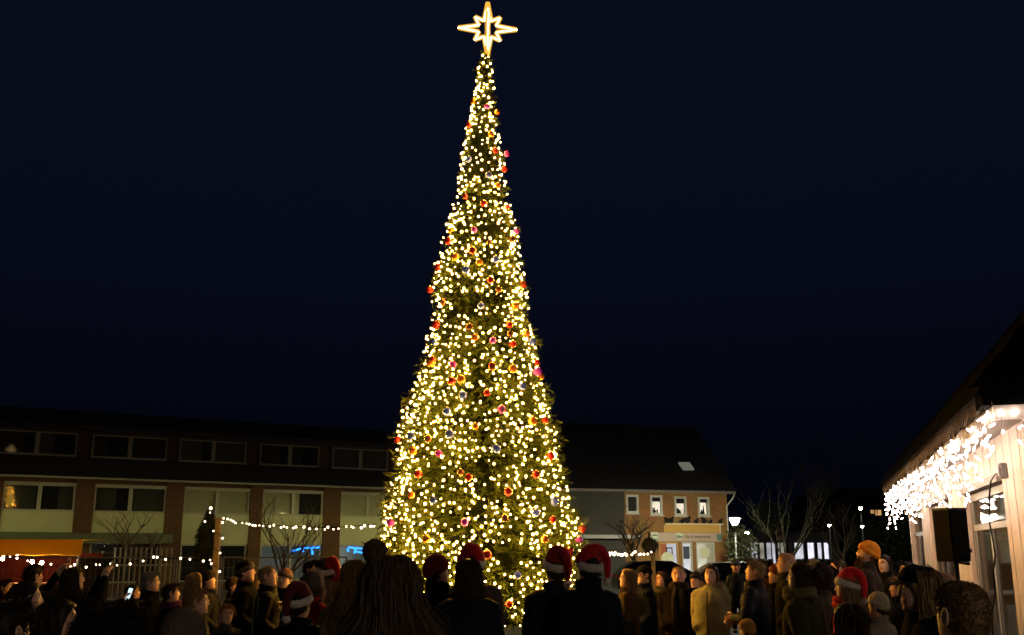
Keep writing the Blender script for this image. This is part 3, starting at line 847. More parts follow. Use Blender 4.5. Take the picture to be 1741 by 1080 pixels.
# ------------------------------------------------------------------ hall with icicle lights on the right
EC, ED = at_z(1690, 692, 3.2), at_z(1508, 838, 3.2)
hd = (EC - ED); hd.z = 0; HLn = hd.length; hd.normalize()
HHZ = math.atan2(hd.y, hd.x)                       # local x runs from the far end towards the camera
hall = tag(empty('market_hall', (ED.x, ED.y, 0), HHZ), 'cream timber hall with steep thatched roof and glass doors at the right edge', 'building')
inv_h = (Matrix.Translation((ED.x, ED.y, 0)) @ Matrix.Rotation(HHZ, 4, 'Z')).inverted()
# local +y is on the hall's inner side (right in the picture)
side = 1.0 if (inv_h @ Vector((ED.x + 5, ED.y + 2, 0))).y > 0 else -1.0
OV = 0.42
def HW(px, py):                                    # pixel on the wall plane -> local (x, z)
    n = Vector((-hd.y, hd.x, 0)) * side
    p_on = Vector((ED.x, ED.y, 0)) + n * OV
    C = Vector((0, 0, CAM_Z)); r_ = ray(px, py); t_ = (p_on - C).dot(n) / r_.dot(n)
    p = C + r_ * t_
    return (p - p_on).dot(hd), p.z
M_CREAM = mat('cream_boards', (0.80, 0.66, 0.58), 0.6, 0.10, 5, bump=.15, bscale=30, stretch=(1, 1, .15))
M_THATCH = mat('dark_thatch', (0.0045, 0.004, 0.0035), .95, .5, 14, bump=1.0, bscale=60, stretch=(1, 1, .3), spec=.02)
M_HTRIM = mat('hall_trim', (.40, .34, .30), .6, .1)
M_DOORF = mat('grey_door_frame', (.16, .16, .17), .5, .1)
M_DOORW = mat('white_door_leaf', (.55, .52, .46), .5, .06)
x_end = HLn - .35
ops = []
for (l, lt, r_, rt) in ((1543, 875, 1566, 868), (1578, 863, 1613, 851), (1640, 842, 1703, 822)):
    a0, a1 = HW(l, lt), HW(r_, rt)
    ops.append((a0[0], a1[0], (a0[1] + a1[1]) / 2))
ZE = 3.2
# vertical boards, each one its own piece
xb = 0.35; k = 0
bm_cache = {}
while xb < x_end - .01:
    wdt = min(.235, x_end - xb)
    cx = xb + wdt / 2
    inside = [o_ for o_ in ops if o_[0] < cx < o_[1]]
    z0, z1 = (inside[0][2] + .10, ZE - .02) if inside else (0.05, ZE - .02)
    off = 0.004 * (k % 2)
    y_a, y_b = (OV - off) * side, (OV + .05) * side
    box_part('board', M_CREAM, hall, xb + .0015, xb + wdt - .0015, y_a, y_b, z0, z1)
    xb += wdt; k += 1
box_part('corner_post', M_HTRIM, hall, x_end - .20, x_end + .05, (OV - .09) * side, (OV - .015) * side, 0, ZE - .03)
wall_h = wall_with_holes('wall', M_CREAM, hall, .3, x_end, 0, ZE - .03, [(o_[0], o_[1], 0, o_[2] + .05) for o_ in ops], (OV + .055) * side, (OV + .25) * side)
box_part('end_wall', M_CREAM, hall, .1, .3, (OV) * side, 9 * side, 0, ZE - .03)
box_part('near_wall', mat('red_brown_wall', (.30, .10, .07), .8, .2), hall, x_end - .2, x_end - .02, (OV + .3) * side, 8.9 * side, 0, ZE - .03)
box_part('interior_floor', mat('interior_floor', (.2, .15, .08), .6), hall, .4, x_end - .4, (OV + .3) * side, 8.5 * side, 0.0, .03)
box_part('interior_wall', mat('interior_yellow', (.45, .40, .16), .8, .3, 1.0), hall, .4, x_end - .4, 3.3 * side, 3.4 * side, .03, ZE - .1)
M_HGLASS = glass_mat('hall_glass', (.03, .03, .025), .55, .03)
for i, (x0, x1, zt) in enumerate(ops):
    dr = empty('glass_door'); dr.parent = hall
    y0, y1 = (OV + .06) * side, (OV + .14) * side
    fr = MB(); t_ = .09
    fr.bx(x0 + .004, x0 + t_, y0, y1, 0.04, zt); fr.bx(x1 - t_, x1 - .004, y0, y1, 0.04, zt); fr.bx(x0 + t_, x1 - t_, y0, y1, zt - t_, zt)
    fr.build('frame', M_DOORW, dr)
    box_part('lintel_trim', M_HTRIM, dr, x0 - .06, x1 + .06, (OV - .06) * side, (OV - .016) * side, zt + .01, zt + .10)
    xm = (x0 + x1) / 2
    for (a0, a1) in ((x0 + t_, xm - .004), (xm + .004, x1 - t_)):
        lf = MB(); b = .085
        ya, yb = (OV + .07) * side, (OV + .12) * side
        lf.bx(a0, a0 + b, ya, yb, .05, zt - .42); lf.bx(a1 - b, a1, ya, yb, .05, zt - .42); lf.bx(a0 + b, a1 - b, ya, yb, .05, .35); lf.bx(a0 + b, a1 - b, ya, yb, zt - .50, zt - .42)
        leaf = lf.build('door_leaf', M_DOORF if i < 2 else M_DOORW, dr)
        box_part('pane', M_HGLASS, leaf, a0 + b, a1 - b, (OV + .09) * side, (OV + .1) * side, .35, zt - .50)
        MB().tube([(a1 - b / 2, (OV + .03) * side, 1.0), (a1 - b / 2, (OV + .03) * side, 1.2)], .015, 6).build('handle', M_STEEL, leaf)
        gk = MB().bx(a0 + b * .8, a0 + b, ya - .006 * side, ya - .001 * side, .35, zt - .5)
        gk.build('gasket', M_BLACK, leaf)
    box_part('transom_pane', M_HGLASS, dr, x0 + t_, x1 - t_, (OV + .09) * side, (OV + .1) * side, zt - .40, zt - t_)
# roof: steep slab, thatched, with eave fringe
ANG = R(48); LR = 9.0
def roofpt(x, u, th):                              # u up the slope, th thickness
    return (x, (u * math.cos(ANG) - th * math.sin(ANG)) * side, ZE + .02 + u * math.sin(ANG) + th * math.cos(ANG))
rm = MB()
X0, X1 = -.1, HLn
nx, nu = 60, 30
grid = [[None] * (nu + 1) for _ in range(nx + 1)]
vs = []
for i in range(nx + 1):
    for j in range(nu + 1):
        u = LR * j / nu
        hip = max(0.0, u * .75)
        x = X0 + (X1 - hip - X0) * i / nx
        b = .26 + .035 * math.sin(i * 1.7 + j * .9) * math.sin(j * 2.1 + i * .4) + RNG.uniform(-.02, .02)
        vs.append(roofpt(x, u, b if j else .18))
nb = len(vs)
fcs = []
for i in range(nx):
    for j in range(nu):
        a0 = i * (nu + 1) + j
        fcs.append((a0, a0 + nu + 1, a0 + nu + 2, a0 + 1) if side < 0 else (a0, a0 + 1, a0 + nu + 2, a0 + nu + 1))
rm.add(vs, fcs)
# underside and verges
uc = [roofpt(X0, 0, 0), roofpt(X1, 0, 0), roofpt(X1 - LR * .75, LR, 0), roofpt(X0, LR, 0)]
rm.add(uc, [(0, 1, 2, 3)])
far_e = [vs[j] for j in range(nu + 1)]
rm.add(far_e + [roofpt(X0, LR * j / nu, 0) for j in range(nu + 1)], [(j, j + 1, nu + 2 + j, nu + 1 + j) for j in range(nu)])
near_e = [vs[nx * (nu + 1) + j] for j in range(nu + 1)]
rm.add(near_e + [roofpt(X1 - max(0, LR * j / nu * .75), LR * j / nu, 0) for j in range(nu + 1)], [(j, j + 1, nu + 2 + j, nu + 1 + j) for j in range(nu)])
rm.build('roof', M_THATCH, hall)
# hipped near end
hp = MB()
apx = roofpt(X1 - LR * .75, LR, .26)
hp.add([roofpt(X1, 0, .26), (X1 + .02, 12 * side, ZE + .25), apx, (apx[0], 12 * side, apx[2])], [(0, 1, 3, 2)])
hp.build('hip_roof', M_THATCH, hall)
box_part('hip_edge', M_THATCH, hall, X1 - .4, X1 + .02, -.1 * side, 12 * side, ZE + .016, ZE + .27)
box_part('fascia', M_HTRIM, hall, X0, X1, .0 * side, .05 * side, ZE - .12, ZE + .015)
box_part('near_fascia', M_HTRIM, hall, X1 - .05, X1 - .002, .052 * side, 9 * side, ZE - .12, ZE + .015)
box_part('soffit', M_HTRIM, hall, X0, X1 - .055, .053 * side, (OV + .25) * side, ZE - .025, ZE - .003)
n = 2600
fx = RNG.uniform(X0, X1, n)
P0 = np.stack([fx, np.full(n, .02) * side + RNG.uniform(-.03, .02, n), np.full(n, ZE + .19) + RNG.uniform(-.03, .1, n)], 1)
P1 = P0 + np.stack([RNG.normal(0, .02, n), -side * RNG.uniform(.04, .10, n), -RNG.uniform(.10, .24, n)], 1)
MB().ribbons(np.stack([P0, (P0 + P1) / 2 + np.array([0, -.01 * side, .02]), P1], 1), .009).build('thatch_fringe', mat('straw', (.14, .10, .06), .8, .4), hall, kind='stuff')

# icicle light chain hanging from the eave
ice = tag(empty('icicle_lights', (ED.x, ED.y, 0), HHZ), 'bright white icicle lights hanging along the eave of the cream hall', 'string lights')
ic_me = MB().loft([[(0.0082 * rr_ * math.cos(q), 0.0082 * rr_ * math.sin(q), zz) for q in np.linspace(0, 6.283, 6, endpoint=False)] for zz, rr_ in ((.034, .35), (.022, .9), (-.002, 1.0), (-.024, .6), (-.034, .15))]).mesh('bulb', True)
ic_me.materials.append(M_ICE)
ib = []; cabm = MB()
xs = -0.05
mainp = []
while xs < HLn + .02:
    mainp.append((xs, -.05 * side, ZE - .04 + .03 * math.sin(xs * 5)))
    ln = random.choice((.2, .32, .48, .72, .3, .55)) * random.uniform(.85, 1.15)
    sway = random.uniform(-.03, .05)
    dp = []
    nb_ = max(2, int(ln / .105))
    for q in range(nb_ + 1):
        dz = ln * q / nb_
        pp = (xs + sway * q / nb_ + random.uniform(-.015, .015), (-.05 + random.uniform(-.02, .05)) * side, ZE - .06 - dz)
        dp.append(pp)
        if q > 0 or random.random() < .5: ib.append((pp[0] + random.uniform(-.03, .03), pp[1] + random.uniform(-.03, .03), pp[2]))
    cabm.tube(dp, .003, 4)
    xs += random.uniform(.13, .23)
cabm.tube(mainp, .005, 4)
for k_ in range(9):                                # the chain turns the corner along the near eave
    yy_ = (.05 + k_ * .14) * side
    ln = random.uniform(.12, .5); nb_ = max(1, int(ln / .105)); dp = []
    for q in range(nb_ + 1):
        pp = (X1 + .03 + random.uniform(-.015, .02), yy_ + random.uniform(-.015, .015), ZE - .06 - ln * q / nb_)
        dp.append(pp); ib.append(pp)
    cabm.tube(dp, .003, 4)
cabm.build('cable', mat('white_cable', (.30, .25, .20), .6), ice)
ib.sort(key=lambda p: -p[0])
for p in ib[:300]:
    o = link('bulb', ic_me, ice, p); o.rotation_euler = (random.uniform(-1.1, 1.1), random.uniform(-1.1, 1.1), random.uniform(0, 3)); s_ = random.uniform(.8, 1.25); o.scale = (s_,) * 3
rest = MB()
for p in ib[300:]:
    e_ = Matrix.Rotation(random.uniform(-1.1, 1.1), 3, 'X') @ Matrix.Rotation(random.uniform(-1.1, 1.1), 3, 'Y')
    d_ = e_ @ Vector((0, 0, .034))
    rest.tube([Vector(p) - d_, Vector(p), Vector(p) + d_], [.003, .0105, .004], 5)
if rest.n: rest.build('bulbs', M_ICE, ice, True, kind='stuff')
# near-side return of the chain
# junction box and power cable on the corner post
jb = HW(1728, 800)
o = tag(empty('junction_box', (ED.x, ED.y, 0), HHZ), 'small grey socket box on the corner post of the cream hall', 'socket box')
bevel_box(MB(), (min(jb[0], x_end - .05), (OV - .13) * side, jb[1]), (.10, .08, .17), .015).build('housing', mat('socket_grey', (.25, .22, .22), .5), o)
bevel_box(MB(), (min(jb[0], x_end - .05), (OV - .178) * side, jb[1]), (.07, .012, .12), .005).build('lid', mat('socket_lid', (.35, .3, .3), .5), o)
pc = []
for (qx, qy) in ((1722, 803), (1708, 806), (1700, 818), (1697, 850), (1698, 890), (1703, 915), (1708, 945), (1704, 975), (1707, 1010), (1702, 1045), (1703, 1090), (1707, 1180)):
    w_ = HW(qx, qy); pc.append((w_[0], (OV - .1) * side, max(.03, w_[1])))
o = MB().tube(pc, .010, 6).build('power_cable', M_BLACK, None, True); o.location = (ED.x, ED.y, 0); o.rotation_euler = (0, 0, HHZ)
tag(o, 'black power cable hanging down the hall wall from the socket box', 'cable')

# loudspeaker on a tripod stand
spk = at(1620, 955, 9.6)
st = tag(empty('speaker_stand', (spk.x + .03, spk.y, 0), R(20)), 'black tripod stand under the loudspeaker by the hall', 'speaker stand')
MB().tube([(0, 0, .25), (0, 0, spk.z + .02)], .022, 10).build('pole', M_BLACK, st, True)
MB().tube([(0, 0, .95), (0, 0, 1.05)], .035, 10).build('collar', M_BLACK, st, True)
for k in range(3):
    an = k * 2.094
    MB().tube([(0, 0, .98), (.5 * math.cos(an), .5 * math.sin(an), .02)], .014, 6).build('leg', M_BLACK, st)
ls = tag(empty('loudspeaker', (spk.x, spk.y, spk.z), R(24)), 'black loudspeaker on a stand in front of the cream hall', 'loudspeaker')
sw, sd_, sh = .112, .11, .47
def sring(zz, k): return [(-sw * k, -sd_, zz), (sw * k, -sd_, zz), (sw * k * .72, sd_, zz), (-sw * k * .72, sd_, zz)]
MB().loft([sring(0, .93), sring(.035, 1.0), sring(sh - .02, 1.04), sring(sh, 1.02)]).build('cabinet', mat('speaker_black', (.004, .004, .004), .8, .3, 30, spec=.08), ls)
MB().bx(-sw * .9, sw * .9, -sd_ - .012, -sd_ - .002, .04, sh - .04).build('grille', mat('speaker_grille', (.007, .007, .007), .8, .5, 200, spec=.08), ls)
MB().loft([sring(sh + .001, 1.10), sring(sh + .02, 1.12)]).build('top_lid', M_BLACK, ls)
m_ = MB(); m_.tube([(sw, 0, .09), (sw + .11, 0, .10)], .014, 6); m_.ball((sw + .12, 0, .1), .022, 8, 6); m_.ball((sw + .07, 0, .13), .02, 8, 6)
m_.build('bracket', M_BLACK, ls)
MB().tube([(sw * .5, 0, .0), (sw + .09, 0, -.02)], .018, 6).build('clamp', M_BLACK, ls)

# ------------------------------------------------------------------ people: shared builders
HZ = np.array([.118, .114, .105, .09, .07, .045, .02, -.005, -.03, -.055, -.08, -.10, -.112, -.118, -.122, -.13, -.16, -.20])
HWd = np.array([.004, .026, .046, .060, .069, .0745, .0755, .075, .073, .069, .060, .047, .035, .040, .048, .052, .054, .060])
HFr = np.array([.004, .030, .052, .070, .083, .091, .092, .091, .090, .088, .085, .081, .072, .052, .044, .040, .040, .045])
HBk = np.array([.004, .034, .058, .077, .091, .099, .100, .098, .090, .077, .064, .056, .054, .056, .058, .060, .064, .072])
def head_surf(az, z, off=0.0):
    """point on the skull at azimuth az (0 = face, radians) and height z."""
    w = np.interp(-z, -HZ, HWd); f = np.interp(-z, -HZ, HFr); b = np.interp(-z, -HZ, HBk)
    c, s = np.cos(az), np.sin(az)
    x = s * (w + off); y = c * (np.where(c > 0, f, b) + off)
    return np.stack([x, y, z + off * np.clip((z - .03) / .085, 0, 1)], -1)
def head_arrays():
    tt = np.linspace(-1, 1, 57)[:-1]
    az = math.pi * (0.5 * tt + 0.5 * tt ** 3)
    zs_ = np.concatenate([np.linspace(.118, -.118, 46), [-.124, -.135, -.16, -.20]])
    A, Z = np.meshgrid(az, zs_)
    P = head_surf(A, Z)
    x, y, z = P[..., 0], P[..., 1], P[..., 2]
    fr = np.clip(np.cos(A), 0, 1)
    g = lambda q, s: np.exp(-(q / s) ** 2)
    tn = np.clip((.032 - z) / .062, 0, 1)
    nose = .027 * tn ** .9 * g(x, .0075 + .007 * tn) * (1 / (1 + np.exp((-.034 - z) / -.0025 * -1)))
    nose = .027 * tn ** .9 * g(x, .0075 + .007 * tn) * (1 / (1 + np.exp(-(z + .033) / .0028)))
    dy = nose
    dy -= .010 * g(np.abs(x) - .031, .015) * g(z - .018, .011)
    dy += .005 * g(z - .040, .008) * g(x, .05)
    dy += .006 * g(x, .020) * g(z + .052, .006) + .006 * g(x, .018) * g(z + .066, .006) - .005 * g(x, .022) * g(z + .059, .0025)
    dy += .007 * g(x, .022) * g(z + .098, .013)
    dy += .004 * g(np.abs(x) - .045, .016) * g(z + .012, .016)
    P[..., 1] += dy * fr
    m = MB(); m.loft([P[i] for i in range(len(zs_))], cap=True)
    for s in (-1, 1):                                    # ears
        rings = []
        for q in np.linspace(0, 6.283, 14, endpoint=False):
            rings.append((math.cos(q), math.sin(q)))
        for dx, k in ((.0, 1.0),):
            m.loft([[(s * (.070 + .004), -.012 + .013 * a_, .004 + .028 * b_) for a_, b_ in rings], [(s * .086, -.020 + .020 * a_, .008 + .033 * b_) for a_, b_ in rings], [(s * .090, -.022 + .014 * a_, .008 + .025 * b_) for a_, b_ in rings], [(s * .084, -.019 + .008 * a_, .006 + .016 * b_) for a_, b_ in rings]])
    return m.arrays()
HEAD_V, HEAD_F = head_arrays()

def sring2(z, w, d, yo=0.0, n=26, e=2.4):
    q = np.linspace(0, 2 * math.pi, n, endpoint=False)
    c, s = np.cos(q), np.sin(q)
    return np.stack([w * np.sign(c) * np.abs(c) ** (2 / e), yo + d * np.sign(s) * np.abs(s) ** (2 / e), np.full(n, z)], 1)
POSES = {
    'down': dict(R=((.172, 0, 1.41), (.225, -.03, 1.13), (.225, .05, .89)), L=((-.172, 0, 1.41), (-.225, -.03, 1.13), (-.225, .05, .89))),
    'pockets': dict(R=((.172, 0, 1.41), (.225, -.05, 1.15), (.165, .13, .98)), L=((-.172, 0, 1.41), (-.225, -.05, 1.15), (-.165, .13, .98))),
    'phone': dict(R=((.172, 0, 1.41), (.25, .17, 1.20), (.075, .36, 1.47)), L=((-.172, 0, 1.41), (-.25, .17, 1.20), (-.075, .36, 1.47))),
    'phone_high': dict(R=((.172, 0, 1.42), (.24, .22, 1.38), (.07, .30, 1.66)), L=((-.172, 0, 1.42), (-.24, .22, 1.38), (-.07, .30, 1.66))),
    'phone_low': dict(R=((.172, 0, 1.41), (.27, .03, 1.15), (.06, .30, 1.28)), L=((-.172, 0, 1.41), (-.27, .03, 1.15), (-.05, .30, 1.26))),
    'folded': dict(R=((.172, 0, 1.41), (.29, .02, 1.15), (.06, .22, 1.10)), L=((-.172, 0, 1.41), (-.29, .02, 1.15), (-.04, .23, 1.13))),
}
def limb(m, pts, rad, n=12):
    P = [Vector(p) for p in pts]
    Q, Rr = [], []
    for i in range(len(P) - 1):
        for k in range(4):
            t = k / 4
            Q.append(P[i].lerp(P[i + 1], t)); Rr.append(rad[i] + (rad[i + 1] - rad[i]) * t)
    Q.append(P[-1]); Rr.append(rad[-1])
    m.tube(Q, Rr, n)
BODY_CACHE = {}
def body_base(pose):
    if pose in BODY_CACHE: return BODY_CACHE[pose]
    m = MB()
    m.loft([sring2(*r) for r in ((.84, .15, .11), (.95, .17, .12), (1.06, .145, .105), (1.18, .15, .11), (1.30, .17, .115), (1.40, .18, .10), (1.45, .14, .085), (1.49, .075, .068), (1.53, .058, .062))])
    for s in (-1, 1):
        limb(m, ((s * .09, 0, .92), (s * .10, .01, .50), (s * .10, -.015, .30), (s * .10, -.02, .07)), (.088, .06, .055, .04))
        m.loft([[(s * .105 + a_ * .045, b_, c_ * .05 + .035) for a_, c_ in ((-1, -.6), (0, -.65), (1, -.6), (1, .3), (0, .9), (-1, .3))] for b_ in (-.08, .0, .1, .17)])
        limb(m, POSES[pose]['R' if s > 0 else 'L'], (.055, .042, .03))
    v, f, n = remesh(m, .022, 3)
    BODY_CACHE[pose] = (v, f)
    return BODY_CACHE[pose]
def hand_arrays(w, e, palm_up=False, curl=0.5, mirror=1):
    """five-fingered hand at wrist w, coming from elbow e."""
    w, e = Vector(w), Vector(e)
    yv = (w - e).normalized()
    ref = Vector((0, 1, 0)) if abs(yv.y) < .8 else Vector((0, 0, 1))
    xv = yv.cross(ref).normalized(); zv = xv.cross(yv)
    m = MB()
    def T(p): return tuple(w + xv * p[0] + yv * p[1] + zv * p[2])
    m.loft([[T(p) for p in [(sx * a_, yy, c_ * th) for sx, c_ in ((-1, 0), (-.8, -.8), (0, -1), (.8, -.8), (1, 0), (.8, .8), (0, 1), (-.8, .8))]] for yy, a_, th in ((-.02, .026, .02), (.02, .034, .017), (.06, .041, .015), (.092, .038, .012))])
    for fx, L_ in ((-.029, .066), (-.010, .078), (.010, .074), (.028, .058)):
        pts_ = [(fx, .082, 0)]; an = 0
        for sg in (.45, .32, .25):
            an += curl
            q_ = pts_[-1]
            pts_.append((fx, q_[1] + L_ * sg * math.cos(an), q_[2] + L_ * sg * math.sin(an)))
        m.tube([T(p) for p in pts_], [.0095, .009, .008, .006], 6)
    m.tube([T(p) for p in ((mirror * .03, .02, .004), (mirror * .055, .045, .012), (mirror * .06, .075, .022), (mirror * .055, .095, .03))], [.013, .011, .0095, .007], 6)
    return m.arrays()
COATS = {
    'jacket': ((.80, .200, .150), (.86, .212, .158), (.95, .205, .152), (1.06, .198, .148), (1.2, .206, .152), (1.32, .215, .150), (1.40, .205, .128), (1.45, .15, .105), (1.49, .098, .092), (1.53, .085, .088)),
    'parka': ((.60, .225, .175), (.66, .232, .18), (.80, .225, .172), (.95, .215, .165), (1.06, .208, .158), (1.2, .216, .16), (1.32, .222, .158), (1.40, .21, .132), (1.45, .155, .108), (1.49, .10, .094), (1.53, .087, .09)),
    'long': ((.36, .235, .18), (.44, .238, .184), (.65, .228, .172), (.85, .215, .16), (1.02, .202, .15), (1.2, .208, .152), (1.32, .216, .15), (1.40, .206, .128), (1.45, .15, .106), (1.49, .098, .092), (1.53, .085, .088)),
    'puffer': ((.40, .25, .20), (.46, .262, .21), (.60, .255, .20), (.80, .245, .19), (1.0, .232, .178), (1.2, .236, .178), (1.32, .240, .172), (1.40, .225, .145), (1.45, .165, .118), (1.49, .108, .10), (1.53, .09, .094)),
}
COAT_CACHE = {}
def coat_mesh(style, pose, wide=1.0):
    key = (style, pose)
    if key in COAT_CACHE: return COAT_CACHE[key]
    m = MB()
    m.loft([sring2(r[0], r[1] * .90, r[2], n=30) for r in COATS[style]])
    a = POSES[pose]
    rs = (.082, .066, .048) if style != 'puffer' else (.098, .085, .060)
    for s in ('R', 'L'):
        sh, el, wr = a[s]
        limb(m, ((sh[0] * .75, sh[1], sh[2] - .01), sh, el, wr), (.075,) + rs)
    v, f, n = remesh(m, .0175, 5)
    sd = sum(map(ord, style + pose))
    dsp = .009 * wob(v * np.array([1, 1, .6]), 5 + sd, 22) + .007 * wob(v * np.array([.8, .8, 1.6]), 9 + sd, 38) + .003 * wob(v, 12 + sd, 80)
    fold = np.abs(np.sin(v[:, 2] * 55 + 3 * wob(v, 17 + sd, 9)))
    dsp -= .006 * (1 - fold) * np.clip((np.abs(v[:, 0]) - .15) / .05, 0, 1)
    if style == 'puffer': dsp += .004 * np.abs(np.sin(v[:, 2] * math.pi / .16)) - .002
    dsp *= np.clip((1.49 - v[:, 2]) / .05, 0, 1)
    v = v + n * dsp[:, None]
    mm = MB().add(v, f)
    me = mm.mesh('coat', True)
    COAT_CACHE[key] = me
    return me
def trouser_mesh():
    m = MB()
    m.loft([sring2(*r) for r in ((.86, .17, .125), (.95, .178, .13), (1.04, .16, .12))])
    for s in (-1, 1):
        limb(m, ((s * .09, 0, .93), (s * .10, .01, .50), (s * .10, -.01, .30), (s * .10, -.015, .09)), (.105, .078, .072, .066))
    v, f, n = remesh(m, .022, 3)
    v = v + n * (.005 * wob(v, 3, 30))[:, None]
    return MB().add(v, f).mesh('trousers', True)
TROUSERS = trouser_mesh()
def shoe_mesh(s):
    m = MB()
    m.loft([[(s * .105 + a_ * w_, y_, z_ * h_) for a_, z_ in ((-1, 0), (1, 0), (1, .5), (.6, 1), (-.6, 1), (-1, .5))] for y_, w_, h_ in ((-.10, .035, .10), (-.06, .048, .12), (.02, .05, .11), (.11, .052, .075), (.18, .045, .06), (.20, .02, .04))])
    return m.mesh('shoe', True)
SHOES = [shoe_mesh(-1), shoe_mesh(1)]
def eye_mesh():
    m = MB(); m.ball((0, 0, 0), .0125, 12, 8)
    me = m.mesh('eye', True)
    me.materials.append(mat('eye_white', (.6, .57, .52), .2, .02)); me.materials.append(mat('iris', (.03, .02, .015), .15, .1))
    for p in me.polygons:
        if p.center.y > .0088: p.material_index = 1
    return me
EYE = eye_mesh()
BROW_V = MB()
BROW_V.tube([(-.017, .0, -.002), (-.006, .004, .003), (.006, .005, .003), (.016, .003, 0)], [.0025, .004, .004, .003], 6)
BROW = BROW_V.mesh('eyebrow', True)
LIP = MB().loft([[(x_, .004 * (1 - (x_ / .026) ** 2) + .002 * math.cos(q), .0065 * math.sin(q) * (1 - (x_ / .027) ** 2)) for q in np.linspace(0, 6.283, 8, endpoint=False)] for x_ in (-.024, -.012, 0, .012, .024)]).mesh('lips', True)
SKIN = {'fair': (.64, .38, .26), 'mid': (.54, .31, .20), 'rosy': (.66, .36, .26)}
def skin_mat(k):
    m = mat('skin_' + k, SKIN[k], .5, .10, 20)
    return m
def cloth(c, kind='wool'):
    k = 'cloth_%s_%.3f_%.3f_%.3f' % ((kind,) + c)
    if kind == 'knit': return mat(k, c, .9, .35, 60, bump=.8, bscale=90, spec=.15)
    if kind == 'shell': return mat(k, c, .7, .2, 6, bump=.25, bscale=40, spec=.10)
    if kind == 'felt': return mat(k, c, .9, .15, 30, bump=.4, bscale=120, sheen=.15, spec=.15)
    return mat(k, c, .9, .3, 25, bump=.5, bscale=90, spec=.05)
def hair_mat(c): return mat('hair_%.3f_%.3f_%.3f' % c, c, .55, .45, 25, spec=.18)
BLK, NAVY, CHAR, DBROWN = (.007, .007, .008), (.007, .009, .017), (.010, .0095, .010), (.035, .022, .014)
H_DARK, H_BROWN, H_BLOND, H_GREY, H_RED = (.012, .009, .007), (.035, .019, .010), (.24, .15, .06), (.19, .18, .15), (.14, .06, .02)

